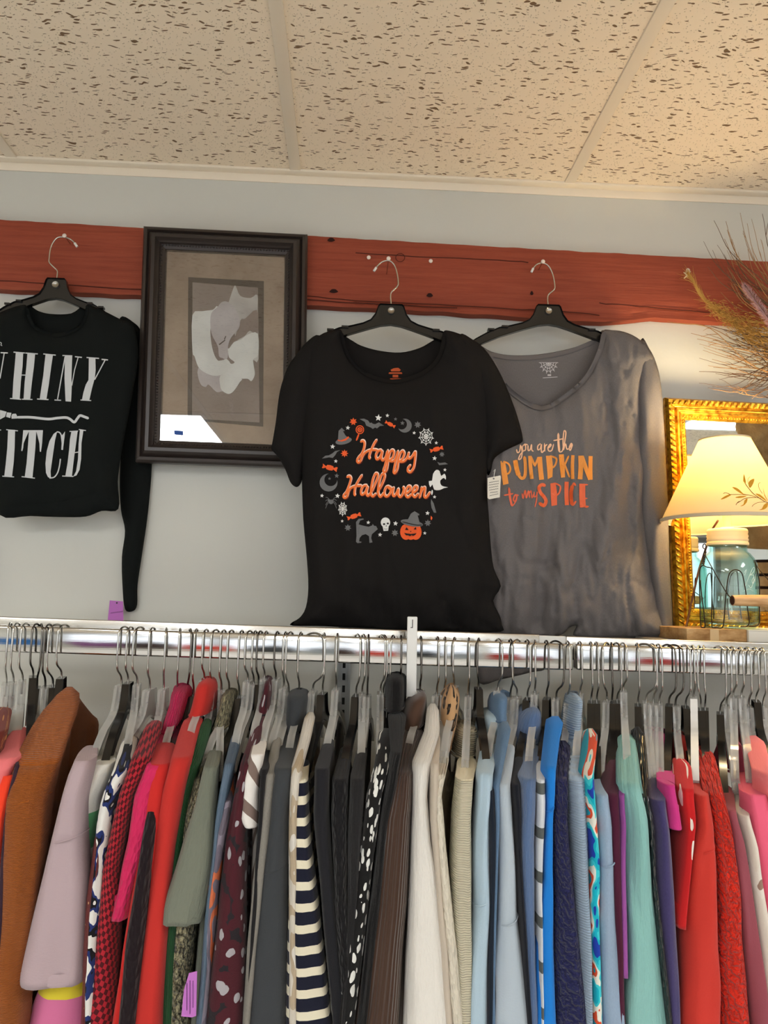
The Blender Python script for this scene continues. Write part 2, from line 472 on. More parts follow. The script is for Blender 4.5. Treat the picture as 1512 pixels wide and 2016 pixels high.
for P_ in ([(605, 583), (700, 592), (860, 600), (1000, 608), (1100, 612), (1180, 620)], [(1180, 597), (1230, 601), (1290, 606), (1350, 612), (1400, 616)], [(700, 498), (820, 505), (980, 512), (1040, 516)], [(600, 590), (760, 600), (900, 606)], [(0, 552), (120, 560), (280, 570)]):
    tube('crack', [U(a, b+random.uniform(-1, 1), BF-.0004) for a, b in [(p.x, p.y) for p in catmull([(a, b, 0) for a, b in P_], 4)]], .0011, mat('crack_brown', (84, 38, 28), .9), wb_, 4)
V = [U(788+9*math.cos(a), 507+8*math.sin(a), BF-.0018) for a in [2*math.pi*q/20 for q in range(20)]]
tube('knot_ring', V, .0007, mat('crack_brown', (84, 38, 28), .9), wb_, 4, closed=True)
M_NAIL = mat('nail_pearl', (226, 214, 204), .35); M_STEEL = mat('steel_wire', (190, 188, 182), .25, 1.0)
def nail(px, py, label, r=.0045, ln=.03):
    p = U(px, py, BF-ln); t = thing('nail', (p.x, BF, p.z), label, 'nail', 'nails in the red board')
    tube('shank', [(p.x, BF+.012, p.z-.002), (p.x, BF-ln, p.z)], .0011, M_STEEL, t, 8)
    V = []; F = []
    prof = [(0.0003, 0), (r*.8, 0), (r, .001), (r, .002), (r*.7, .0032), (.0003, .0036)]
    for i in range(12):
        a = i*math.pi/6
        for rr, q in prof: V.append((p.x+rr*math.cos(a), BF-ln-q+.001, p.z+rr*math.sin(a)))
    for i in range(12):
        for j in range(5): F.append((i*6+j, i*6+j+1, ((i+1) % 12)*6+j+1, ((i+1) % 12)*6+j))
    mesh('nail_head', V, F, M_NAIL, t)
nail(127, 464, 'nail holding the hanger of the black cropped sweatshirt', ln=.035)
nail(765, 509, 'nail holding the hanger of the black halloween t-shirt', ln=.075)
nail(1069, 515, 'nail holding the hanger of the grey long sleeved shirt', ln=.04)
nail(726, 507, 'empty nail just left of the black t-shirt hanger', ln=.006)
nail(848, 514, 'empty nail to the right of the black t-shirt hanger', ln=.006)
nail(1354, 532, 'nail at the tied end of the dried grass', ln=.012)

# ---------------------------------------------------------------- frames
def frame_mesh(name, TL, TR, BL, prof, m, parent, sub=1, bump=None):
    """TL, TR, BL world corners (outer); prof list of (inset, height above the back)."""
    ex = (TR-TL); W_ = ex.length; ex.normalize(); ey = (BL-TL); H_ = ey.length; ey.normalize(); nz = ex.cross(ey).normalized()
    if nz.y > 0: nz = -nz
    V = []; F = []
    K = len(prof)
    for (u, v) in ((0, 0), (1, 0), (1, 1), (0, 1)):
        for off, h in prof:
            V.append(TL+ex*((off if u == 0 else W_-off))+ey*((off if v == 0 else H_-off))+nz*h)
    for c in range(4):
        for j in range(K-1): F.append((c*K+j, c*K+j+1, ((c+1) % 4)*K+j+1, ((c+1) % 4)*K+j))
    F = [tuple(reversed(q)) for q in F]
    return mesh(name, V, F, m, parent, sharp=.4), (TL, ex, ey, nz, W_, H_)
def rect_at(name, fr, a, b, c, d, h, m, parent, th=.002):
    TL, ex, ey, nz, W_, H_ = fr
    V = []
    for hh in (h-th, h):
        for (x, y) in ((a, b), (c, b), (c, d), (a, d)): V.append(TL+ex*x+ey*y+nz*hh)
    F = [(0, 1, 2, 3), (7, 6, 5, 4), (0, 4, 5, 1), (1, 5, 6, 2), (2, 6, 7, 3), (3, 7, 4, 0)]
    return mesh(name, V, F, m, parent, smooth=False)

M_DARKFRAME = mat('espresso_frame', (46, 38, 34), .35, spec=.5)
YF = BF-.004
TL, TR, BL = U(287, 453, YF), U(606, 469, YF), U(271, 912, YF)
pf = thing('framed_picture', (TL.x, YF, BL.z), 'dark brown framed picture of a white flower hanging on the red board', 'picture')
fw = .047
o, fr = frame_mesh('frame', TL, TR, BL, [(0, 0), (0, .018), (.004, .024), (.010, .026), (.013, .021), (.016, .027), (.022, .034), (.029, .034), (.032, .028), (.036, .024), (.038, .019), (.047, .015), (.049, .010), (.049, 0)], M_DARKFRAME, pf)
# beaded inner edge
TLf, ex, ey, nz, FW, FH = fr
pts = []
def beads(fr, off, h, step, r, name, m, parent):
    TLf, ex, ey, nz, FW, FH = fr; parts = []
    segs = [(off, off, FW-off, off), (FW-off, off, FW-off, FH-off), (FW-off, FH-off, off, FH-off), (off, FH-off, off, off)]
    for x0, y0, x1, y1 in segs:
        L_ = math.hypot(x1-x0, y1-y0); n = int(L_/step); dx, dy = (x1-x0)/n, (y1-y0)/n
        for i in range(n):
            c = TLf+ex*(x0+dx*(i+.5))+ey*(y0+dy*(i+.5))+nz*h
            V = []; F = []
            for q in range(3):
                ph = q*math.pi/4
                for s in range(6):
                    a = s*math.pi/3; V.append(c+(ex*math.cos(a)+ey*math.sin(a))*r*math.cos(ph)*.9+nz*r*math.sin(ph))
            for q in range(2):
                for s in range(6): F.append((q*6+s, q*6+(s+1) % 6, (q+1)*6+(s+1) % 6, (q+1)*6+s))
            parts.append((V, F))
    V, F = join_vf(parts); mesh(name, V, F, m, parent)
beads(fr, .040, .018, .0062, .0026, 'beaded_edge', M_DARKFRAME, pf)
def mat_pat(c, base):
    n = noise_tex(c, coord(c, 'Object'), 9, 4, .6); setc(c, ramp(c, n, [(.3, (150, 128, 108)), (.7, (182, 162, 140))]))
M_MAT = mat('picture_mat', (165, 145, 122), .8, pat=mat_pat)
rect_at('picture_mat', fr, .045, .045, FW-.045, FH-.045, .006, M_MAT, pf, .003)
def px_in(fr, px, py, h):
    TLf, ex, ey, nz, FW, FH = fr; o = TLf+nz*h; d = ray(px, py); t = (o-EYE).dot(nz)/d.dot(nz); p = EYE+d*t-o
    return p.dot(ex), p.dot(ey)
def flat_px(name, fr, poly, h, m, parent, sm=0, th=.0004):
    TLf, ex, ey, nz, FW, FH = fr
    if sm: poly = smooth_poly(poly, sm)
    q = [px_in(fr, p[0], p[1], h) for p in poly]; n = len(q)
    ar = sum(q[i][0]*q[(i+1) % n][1]-q[(i+1) % n][0]*q[i][1] for i in range(n))
    if ar < 0: q = q[::-1]
    V = [TLf+ex*a+ey*b+nz*h for a, b in q]+[TLf+ex*a+ey*b+nz*(h-th) for a, b in q]
    F = [tuple(range(n-1, -1, -1)) if False else tuple(range(n))]+[tuple(range(2*n-1, n-1, -1))]+[(i, i+n, (i+1) % n+n, (i+1) % n) for i in range(n)]
    return mesh(name, V, F, m, parent, smooth=False)
M_INNER = mat('inner_mat_brown', (66, 54, 46), .6)
flat_px('inner_border', fr, [(368, 543), (517, 547), (507, 833), (358, 824)], .0070, M_INNER, pf)
def ph_pat(c, base):
    n = noise_tex(c, coord(c, 'Object'), 6, 2); setc(c, ramp(c, n, [(.3, (128, 112, 104)), (.7, (160, 146, 136))]))
def fl(name, a, b, sc=14):
    def f(c, base): setc(c, ramp(c, noise_tex(c, coord(c, 'Object', rot=.6), sc, 2), [(.3, a), (.7, b)]))
    return mat(name, a, .6, pat=f)
ph = flat_px('photo_print', fr, [(376, 553), (505, 560), (500, 825), (367, 821)], .0076, mat('photo_ground', (150, 135, 125), .6, pat=ph_pat), pf)
S_ = .1786
def c8(P): return [(340+x*S_, 520+y*S_) for x, y in P]
WH = fl('petal_white', (238, 239, 232), (220, 220, 212)); LG = fl('petal_grey', (206, 200, 198), (182, 174, 172)); DG = fl('petal_shade', (148, 132, 124), (120, 104, 98)); BG = fl('petal_soft', (180, 174, 168), (216, 214, 206), 20)
layers = [
    (BG, [(600, 380), (655, 230), (680, 215), (725, 320), (840, 340), (915, 305), (910, 520), (905, 1010), (830, 1000), (700, 900), (640, 700), (560, 520)], 3),
    (DG, [(720, 590), (770, 570), (905, 470), (905, 740), (820, 700), (760, 760), (690, 800), (640, 830)], 3),
    (DG, [(540, 1350), (605, 1360), (615, 1690), (600, 1690)], 0),
    (LG, [(235, 1130), (250, 1290), (310, 1335), (345, 1305), (430, 1385), (500, 1375), (560, 1405), (620, 1370), (690, 1270), (715, 1220), (600, 1060), (400, 1100)], 3),
    (WH, [(480, 1200), (470, 1290), (490, 1365), (560, 1402), (620, 1370), (690, 1270), (710, 1220), (600, 1060)], 3),
    (WH, [(190, 545), (300, 500), (420, 480), (470, 440), (520, 600), (560, 900), (640, 830), (720, 800), (800, 740), (905, 730), (905, 960), (850, 1010), (850, 1080), (860, 1180), (820, 1255), (780, 1230), (700, 1225), (620, 1150), (570, 1095), (520, 1170), (440, 1210), (330, 1185), (240, 1120), (200, 1000), (178, 940)], 3),
    (DG, [(385, 690), (430, 780), (470, 870), (560, 900), (580, 1000), (640, 1050), (600, 1070), (560, 1030), (470, 1045), (420, 980), (390, 850)], 3),
    (LG, [(470, 450), (510, 400), (570, 385), (640, 430), (700, 540), (712, 620), (690, 690), (610, 780), (572, 880), (570, 980), (545, 1030), (510, 1010), (470, 990), (460, 880), (400, 760), (385, 640), (400, 520)], 3),
    (WH, [(455, 1045), (520, 1030), (555, 1020), (590, 1060), (575, 1110), (520, 1170), (440, 1150), (400, 1080)], 3),
]
for i, (m_, P, sm) in enumerate(layers):
    flat_px('flower_print', fr, c8(P), .0080+.0003*i, m_, ph, sm, .0003)
for P in ([(470, 860), (480, 868), (545, 815), (540, 805)], [(530, 800), (540, 805), (557, 768), (548, 764)]):
    flat_px('flower_print', fr, c8(P), .0110, mat('stamen', (72, 62, 58), .7), ph, 0, .0003)
M_BLUE = mat('blue_sticker', (40, 78, 150), .6)
def glass(name, rgb, ior=1.45, rough=0.0, **k):
    return mat(name, rgb, rough, spec=.5, **{'Transmission Weight': 1.0, 'IOR': ior})
def m_pane():
    m = bpy.data.materials.new('picture_glass'); m.use_nodes = True; nt = m.node_tree; nt.nodes.clear(); N = nt.nodes
    tr = N.new('ShaderNodeBsdfTransparent'); gl = N.new('ShaderNodeBsdfGlossy'); gl.inputs['Roughness'].default_value = 0.01
    fz = N.new('ShaderNodeFresnel'); fz.inputs[0].default_value = 1.5; mx = N.new('ShaderNodeMixShader'); o = N.new('ShaderNodeOutputMaterial')
    mul = N.new('ShaderNodeMath'); mul.operation = 'MULTIPLY'; mul.inputs[1].default_value = 2.0
    nt.links.new(fz.outputs[0], mul.inputs[0]); nt.links.new(mul.outputs[0], mx.inputs[0]); nt.links.new(tr.outputs[0], mx.inputs[1]); nt.links.new(gl.outputs[0], mx.inputs[2]); nt.links.new(mx.outputs[0], o.inputs[0]); return m
rect_at('glass', fr, .046, .046, FW-.046, FH-.046, .0135, m_pane(), pf, .0012)
st = flat_px('sticker', fr, [(331, 845), (348, 846), (348, 854), (331, 853)], .0139, M_BLUE, pf, 0, .0003)  # small blue reflection, painted as a flat patch on the pane
st['label'] = 'small blue sticker low on the glass'

# ---------------------------------------------------------------- wall hangers
OUT = [(0, 0), (.024, 0), (.028, -.004), (.034, -.022), (.044, -.036), (.060, -.044), (.085, -.051), (.112, -.057), (.140, -.070), (.165, -.085), (.180, -.096), (.185, -.104), (.181, -.110), (.172, -.108), (.145, -.094), (.112, -.079), (.075, -.066), (.045, -.056), (.022, -.049), (0, -.046)]
def hanger_vf(th=.013, deep=.0045, s=1.0, tabs=True):
    P = [(x*s, z*s) for x, z in OUT]+[(-x*s, z*s) for x, z in OUT[-2:0:-1]]
    bm = bmesh.new(); fr_ = [bm.verts.new((x, -th/2, z)) for x, z in P]; bk = [bm.verts.new((x, th/2, z)) for x, z in P]; n = len(P)
    f1 = bm.faces.new(fr_); f2 = bm.faces.new(bk[::-1])
    for i in range(n): bm.faces.new((fr_[i], bk[i], bk[(i+1) % n], fr_[(i+1) % n]))
    bmesh.ops.recalc_face_normals(bm, faces=bm.faces[:])
    r = bmesh.ops.inset_region(bm, faces=[f1], thickness=.0022, depth=0, use_even_offset=True)
    bmesh.ops.translate(bm, verts=list(f1.verts), vec=(0, deep, 0))
    r = bmesh.ops.inset_region(bm, faces=[f2], thickness=.0022, depth=0, use_even_offset=True)
    bmesh.ops.translate(bm, verts=list(f2.verts), vec=(0, -deep, 0))
    bm.verts.index_update(); V = [tuple(v.co) for v in bm.verts]; F = [tuple(v.index for v in f.verts) for f in bm.faces]; bm.free()
    parts = [(V, F)]
    for sx in ((-1, 1) if tabs else ()):
        parts.append(box_vf((sx*.095-.007, -th/2-.0005, -.0545), (sx*.095+.007, th/2+.0005, -.0505)))
        parts.append(box_vf((sx*.125-.007, -th/2-.0005, -.062), (sx*.125+.007, th/2+.0005, -.058)))
    return join_vf(parts)
M_BLACKPL = mat('black_plastic', (18, 17, 17), .22, spec=.6)
def m_clear():
    m = bpy.data.materials.new('clear_plastic'); m.use_nodes = True; nt = m.node_tree; nt.nodes.clear(); N = nt.nodes
    tr = N.new('ShaderNodeBsdfTransparent'); tr.inputs[0].default_value = (.93, .93, .92, 1); gl = N.new('ShaderNodeBsdfPrincipled')
    gl.inputs['Base Color'].default_value = (.75, .75, .73, 1); gl.inputs['Roughness'].default_value = .08; gl.inputs['Specular IOR Level'].default_value = 1.0
    fz = N.new('ShaderNodeLayerWeight'); fz.inputs[0].default_value = .45; mx = N.new('ShaderNodeMixShader'); o = N.new('ShaderNodeOutputMaterial')
    mul = N.new('ShaderNodeMath'); mul.operation = 'MULTIPLY_ADD'; mul.inputs[1].default_value = .55; mul.inputs[2].default_value = .16
    nt.links.new(fz.outputs['Facing'], mul.inputs[0]); nt.links.new(mul.outputs[0], mx.inputs[0]); nt.links.new(tr.outputs[0], mx.inputs[1]); nt.links.new(gl.outputs[0], mx.inputs[2]); nt.links.new(mx.outputs[0], o.inputs[0]); return m
M_CLEAR = m_clear()
M_CHROME = mat('hook_chrome', (196, 194, 188), .16, 1.0)
M_CHROMED = mat('hook_dark_chrome', (120, 116, 110), .2, 1.0)
M_WHITEPL = mat('white_plastic', (228, 228, 224), .4)
def wall_hanger(nx, ny, hook, y, label, tilt=0, sx=.96):
    N = U(nx, ny, y)
    t = thing('clothes_hanger', N, label, 'hanger', 'black plastic hangers on the wall'); t.rotation_euler = (0, tilt, 0)
    V, F = hanger_vf(.012, .004, .96); mesh('hanger_body', [(x*sx/.96, y_, z) for x, y_, z in V], F, M_BLACKPL, t, local=True, sharp=.5)
    pts = [U(a, b, y) for a, b in hook]
    P = [(p-N) for p in pts]
    P = [Vector((0, 0, -.03)), Vector((0, 0, 0))]+P
    V, F = tube_vf(catmull(P, 5), .0016, 8); mesh('hook', V, F, M_CHROME, t, local=True)
    # hook tip sleeve and the neck socket
    V, F = tube_vf([P[-1]+(P[-2]-P[-1])*.0, P[-1]+(P[-2]-P[-1]).normalized()*.010], .0026, 8)
    mesh('hook_tip', V, F, M_WHITEPL, t, local=True)
    V = []; F = []
    for i in range(16):
        a = i*math.pi/8; V += [(.007*math.cos(a), -.0066, -.0145+.007*math.sin(a)), (.007*math.cos(a), -.0020, -.0145+.007*math.sin(a))]
    F = [(2*i, 2*i+1, (2*i+3) % 32, (2*i+2) % 32) for i in range(16)]+[tuple(range(0, 32, 2)[::-1])]
    mesh('hook_socket', V, F, M_STEEL, t, local=True)
    return t
YT = BF-.075       # black tee plane
YG = BF-.036
YS = BF-.032
wall_hanger(770, 600, [(769, 584), (771, 575), (782, 564), (784, 555), (781, 535), (775, 520), (765, 513), (752, 516), (742, 525), (736, 534)], YT+.004, 'black plastic hanger holding the black halloween t-shirt')
wall_hanger(1079, 601, [(1078, 590), (1080, 580), (1091, 570), (1092, 560), (1088, 540), (1080, 524), (1069, 518), (1058, 520), (1050, 528), (1046, 536)], YG+.004, 'black plastic hanger holding the grey long sleeved shirt', .0)
wall_hanger(112, 549, [(113, 540), (112, 532), (98, 518), (97, 508), (101, 485), (112, 469), (127, 467), (140, 472), (148, 480), (152, 486)], YS+.004, 'black plastic hanger holding the black cropped sweatshirt', 0, .74)

# ---------------------------------------------------------------- shirts on the wall
def nz_(x, y, sx, sy, s): return noise.noise(Vector((x*sx, y*sy, s)))
M_TEE = mat('black_jersey', (29, 27, 26), .9, bump=b_jersey, spec=.12)
M_SWEAT = mat('black_fleece', (20, 23, 22), .92, bump=b_jersey, spec=.12)
def pgrey(c, base): heather(c, base, .22, 260)
M_GREY = mat('charcoal_jersey', (106, 101, 100), .85, pat=pgrey, bump=b_jersey)
INK_W = mat('ink_white', (226, 226, 222), .7); INK_O = mat('ink_orange', (236, 92, 34), .6); INK_G = mat('ink_grey', (108, 108, 108), .7)
INK_GD = mat('ink_dark_grey', (62, 61, 61), .8); INK_K = mat('ink_black', (24, 22, 22), .8); INK_OW = mat('ink_highlight', (250, 214, 196), .6)

# ---- black halloween t-shirt
tee = thing('t_shirt', U(780, 1230, YT-.03), 'black short sleeved t-shirt with orange happy halloween lettering inside a wreath of icons', 'shirt')
def f_tee(x, y):
    r = min(1, max(0, (y-780)/400)); q = .013*nz_(x, y, .017, .0035, 1)*(.35+1.4*r)+.003*nz_(x, y, .05, .010, 5)-.004*r*math.exp(-(nz_(x, y, .018, .004, 6)/.05)**2)
    if y > 1080: q += .009*nz_(x, y, .035, .02, 7)*(y-1080)/120
    return q
SURFY['tee'] = YT-.04
Yb = YT+.012
cloth('back_panel', [(655, 652), (689, 668), (710, 680), (745, 690), (788, 694), (826, 685), (853, 670), (885, 652), (890, 720), (850, 780), (770, 800), (690, 780), (650, 720)], Yb, .004, M_TEE, tee, key='teeb', rnd=8)
SURFY['teeb'] = Yb
Yt = YT-.018
cloth('shirt_body', [(672, 650), (655, 650), (628, 661), (602, 690), (594, 760), (592, 850), (594, 936), (597, 1022), (604, 1099), (607, 1157), (602, 1196), (590, 1216), (574, 1226), (577, 1232), (640, 1233), (700, 1236), (800, 1240), (900, 1243), (985, 1244), (988, 1230), (984, 1212), (971, 1182), (986, 1154), (972, 1118), (966, 1070), (962, 1010), (958, 940), (968, 860), (978, 780), (962, 705), (935, 672), (912, 660), (884, 651), (872, 655), (866, 690), (850, 716), (820, 736), (772, 747), (722, 733), (690, 706), (676, 670)], Yt, .034, M_TEE, tee, fold=f_tee, key='tee', rnd=26, sm=3)
cloth('sleeve', [(628, 660), (603, 674), (582, 700), (566, 724), (551, 770), (543, 830), (536, 872), (534, 884), (548, 900), (562, 925), (572, 950), (584, 959), (593, 950), (596, 930), (610, 850), (630, 760), (640, 700)], Yt+.004, .026, M_TEE, tee, fold=lambda x, y: .006*nz_(x, y, .03, .008, 3), rnd=14)
cloth('sleeve', [(905, 658), (930, 668), (952, 685), (972, 712), (993, 752), (1012, 800), (1024, 838), (1029, 862), (1026, 872), (1005, 882), (985, 893), (972, 905), (966, 928), (958, 930), (945, 850), (925, 760), (900, 700)], Yt+.004, .028, M_TEE, tee, fold=lambda x, y: .006*nz_(x, y, .03, .008, 4), rnd=14)
# neckband
nb = [ribbon_vf('tee', [(672, 655), (679, 684), (692, 710), (722, 737), (772, 751), (820, 740), (852, 720), (869, 692), (876, 655)], 7, .003)]
V, F = join_vf(nb); mesh('neckband', V, F, M_TEE, tee)
def c3(P): return [(620+x*.1852, 800+y*.1852) for x, y in P]
def c2(P): return [(660+x*.1389, 840+y*.1389) for x, y in P]
K3 = .1852
def star(x, y, r, rot=.1): return c3([(x+r*(1 if i % 2 == 0 else .45)*math.sin(rot+i*math.pi/5), y-r*(1 if i % 2 == 0 else .45)*math.cos(rot+i*math.pi/5)) for i in range(10)])
def leafp(x, y, r, k=7, rot=0): return c3([(x+r*(1 if i % 2 == 0 else .55)*math.sin(rot+i*math.pi/k), y-r*(1 if i % 2 == 0 else .55)*math.cos(rot+i*math.pi/k)) for i in range(2*k)])
def candy(x, y, L_, a):
    P = [(-1, -.32), (-.82, -.22), (-.5, -.08), (-.4, -.28), (0, -.34), (.4, -.28), (.5, -.08), (.85, -.3), (1, -.25), (.95, .1), (1, .34), (.8, .26), (.5, .1), (.4, .28), (0, .34), (-.4, .28), (-.5, .1), (-.85, .3), (-1, .25), (-.92, 0)]
    a = math.radians(a); return c3([(x+L_*(u*math.cos(a)-v*math.sin(a)), y+L_*(u*math.sin(a)+v*math.cos(a))) for u, v in P])
def moonp(cx, cy, r, qx, qy, q):
    d = math.hypot(qx-cx, qy-cy); A = math.atan2(qy-cy, qx-cx)
    ca = (d*d+r*r-q*q)/(2*d*r); al = math.acos(max(-1, min(1, ca))); cb = (d*d+q*q-r*r)/(2*d*q); be = math.acos(max(-1, min(1, cb)))
    P = [(cx+r*math.cos(A+al+(2*math.pi-2*al)*i/24), cy+r*math.sin(A+al+(2*math.pi-2*al)*i/24)) for i in range(25)]
    P += [(qx+q*math.cos(A+math.pi+be-2*be*i/16 if False else A+math.pi-be+2*be*i/16), qy+q*math.sin(A+math.pi-be+2*be*i/16)) for i in range(15, 0, -1)] if False else [(qx+q*math.cos(A-(math.pi-be)-(2*be)*i/16), qy+q*math.sin(A-(math.pi-be)-(2*be)*i/16)) for i in range(1, 16)]
    return c3(P)
def webvf(cx, cy, rx, ry, wd, rings=3, k=8, a0=.2, half=False, key='tee', K=K3, o=(620, 800)):
    parts = []
    def pt(i, s): a = a0+i*((math.pi if half else 2*math.pi)/k); return (o[0]+(cx+rx*s*math.cos(a))*K, o[1]+(cy+ry*s*math.sin(a))*K)
    for i in range(k+(1 if half else 0)): parts.append(ribbon_vf(key, [pt(i, 0), pt(i, 1)], wd, .0014, 0, 0))
    for j in range(1, rings+1):
        s = j/rings*.88
        for i in range(k):
            a, b = pt(i, s), pt(i+1, s); c_ = pt(i+.5, s*.82); parts.append(ribbon_vf(key, [a, c_, b], wd, .0014, 3, 0))
    return parts
def layer(name, parts, m, parent): V, F = join_vf(parts); return mesh(name, V, F, m, parent, smooth=False)
T = 'tee'
def icon(name, parts, m):
    V, F = join_vf(parts if isinstance(parts, list) else [parts]); return mesh(name, V, F, m, tee, smooth=False)
for s in [(675, 122, 38), (770, 98, 22), (350, 228, 25), (188, 428, 28), (222, 583, 22), (75, 950, 22), (240, 952, 27), (1055, 282, 20), (1290, 388, 20), (1272, 552, 26), (1382, 675, 20), (1272, 963, 20), (1197, 1135, 25), (1168, 1348, 20), (857, 1245, 27), (567, 1235, 22), (692, 1365, 24), (290, 1220, 18)]: icon('star_print', fill_vf(T, star(*s)), INK_W)
icon('web_print', webvf(1182, 322, 84, 96, 1.1, 3, 9), INK_W); icon('web_print', webvf(295, 1090, 50, 78, 1.0, 3, 9), INK_W)
icon('ghost_print', (fill_vf(T, c3([(1290, 675), (1325, 688), (1342, 740), (1375, 715), (1392, 745), (1390, 780), (1370, 760), (1332, 790), (1340, 835), (1370, 852), (1415, 860), (1370, 870), (1325, 890), (1268, 885), (1250, 830), (1225, 860), (1210, 795), (1245, 790), (1255, 720)]), sm=2)), INK_W)
icon('skull_print', [fill_vf(T, c3(ell(750, 1235, 50, 54))), fill_vf(T, c3([(718, 1270), (785, 1270), (778, 1322), (730, 1325)]))], INK_W)
icon('drop_print', fill_vf(T, c3(ell(1245, 915, 9, 28, 5, 10))), INK_W)
for s in [(857, 135, 20), (232, 738, 27), (155, 768, 18), (930, 178, 25)]: icon('star_print', fill_vf(T, star(*s), .0014), INK_G)
for s in [(1092, 195, 38), (350, 1290, 38), (850, 1345, 38), (1200, 1240, 38), (1350, 510, 30)]: icon('leaf_print', fill_vf(T, leafp(*s)), INK_G)
for s in [(955, 205, 74, 922, 190, 56), (145, 810, 95, 168, 780, 68)]: icon('moon_print', fill_vf(T, moonp(*s)), INK_G)
icon('bat_print', fill_vf(T, c3([(475, 135), (520, 130), (565, 150), (585, 178), (600, 172), (615, 185), (640, 190), (680, 170), (735, 205), (690, 210), (660, 235), (640, 225), (615, 240), (595, 225), (570, 215), (545, 205), (530, 165)])), INK_G)
icon('bat_print', fill_vf(T, c3([(75, 555), (110, 525), (150, 520), (185, 500), (215, 475), (270, 465), (235, 485), (215, 520), (190, 548), (150, 542), (110, 550)])), INK_G)
icon('bat_print', fill_vf(T, c3([(1300, 590), (1330, 602), (1385, 596), (1415, 615), (1370, 620), (1320, 625)])), INK_G)
icon('witch_hat_print', [fill_vf(T, c3(ell(305, 368, 88, 36, -12))), fill_vf(T, c3([(245, 350), (252, 260), (285, 228), (320, 262), (298, 264), (325, 310), (350, 330), (290, 350)]))], INK_G)
gr = [fill_vf(T, c3(ell(172, 1015, 26, 24))), fill_vf(T, c3(ell(150, 1000, 14, 12)))]
for a in ((-1, -60), (-1, -20), (-1, 25), (-1, 60), (1, -60), (1, -25), (1, 20), (1, 60)):
    x, y = 172, 1015; dx = a[0]*60; dy = a[1]
    gr.append(ribbon_vf(T, c3([(x, y), (x+dx*.6, y+dy*.5-12), (x+dx, y+dy+12)]), 1.1))
icon('spider_print', gr, INK_G)
icon('cat_print', (fill_vf(T, c3([(455, 1455), (437, 1440), (442, 1380), (440, 1290), (437, 1230), (465, 1195), (515, 1192), (520, 1203), (480, 1215), (465, 1255), (520, 1270), (570, 1280), (605, 1268), (615, 1250), (630, 1270), (650, 1272), (668, 1305), (640, 1330), (605, 1360), (598, 1400), (612, 1445), (580, 1452), (575, 1380), (540, 1358), (500, 1370), (475, 1400), (470, 1435), (497, 1440), (490, 1450), (465, 1452)]))), INK_G)
icon('bat_print', fill_vf(T, c3([(1235, 985), (1262, 1030), (1285, 1110), (1290, 1130), (1265, 1130), (1240, 1080), (1232, 1030)])), INK_G)
icon('witch_hat_print', [fill_vf(T, c3(ell(1030, 1240, 120, 34, 10)), .0030), (fill_vf(T, c3([(975, 1225), (1000, 1180), (1020, 1140), (1060, 1115), (1110, 1145), (1108, 1160), (1092, 1158), (1110, 1225), (1125, 1265), (1040, 1250)]), .0030))], INK_G)
icon('leaf_print', fill_vf(T, leafp(408, 162, 42)), INK_O); icon('leaf_print', fill_vf(T, leafp(315, 500, 42, 8)), INK_O); icon('leaf_print', fill_vf(T, c3([(1232, 1160), (1250, 1185), (1240, 1210), (1230, 1200)])), INK_O)
for s in [(800, 190, 60, 28), (158, 652, 82, 14), (415, 1168, 76, -18), (1292, 455, 72, -15)]: icon('candy_print', fill_vf(T, candy(*s)), INK_O)
icon('hat_band_print', fill_vf(T, c3([(240, 352), (270, 362), (320, 345), (355, 318), (365, 332), (330, 362), (285, 374), (245, 368)]), .0018), INK_O)
lo = [ribbon_vf(T, c3(ell(478, 248, 40, 42)+[(518, 248)]), 1.8, ends=0), fill_vf(T, c3(ell(478, 248, 28, 28)))]
lo.append(ribbon_vf(T, c3([(468, 292), (440, 365)]), 3.2, sm=0)); icon('lollipop_print', lo, INK_O); icon('pumpkin_print', [fill_vf(T, c3(ell(1020+d, 1335, 62, 84))) for d in (-52, 0, 52)], INK_O)
icon('pumpkin_face_print', [fill_vf(T, c3(P), .0026) for P in ([(958, 1312), (975, 1285), (997, 1315)], [(1048, 1308), (1072, 1282), (1080, 1310)], [(1010, 1335), (1018, 1322), (1027, 1334)], [(948, 1345), (985, 1352), (1020, 1356), (1060, 1352), (1082, 1345), (1066, 1368), (1040, 1378), (1030, 1368), (1010, 1380), (990, 1370), (970, 1372)])], INK_K)
dk = [fill_vf(T, c3(ell(735, 1252, 12, 10)), .002), fill_vf(T, c3(ell(775, 1245, 12, 10)), .002), fill_vf(T, c3([(750, 1275), (760, 1262), (764, 1276)]), .002)]
dk.append(ribbon_vf(T, c3([(735, 1300), (752, 1306), (775, 1302)]), .8, .002)); icon('skull_face_print', dk, INK_K); icon('hat_band_print', ribbon_vf(T, c3([(925, 1225), (1000, 1245), (1080, 1262), (1140, 1262)]), 1.6, .0040), INK_K)
icon('lollipop_swirl_print', (ribbon_vf(T, c3([(478, 248), (486, 240), (494, 250), (480, 262), (466, 252), (472, 234), (492, 232)]), .7, .0020)), INK_K)
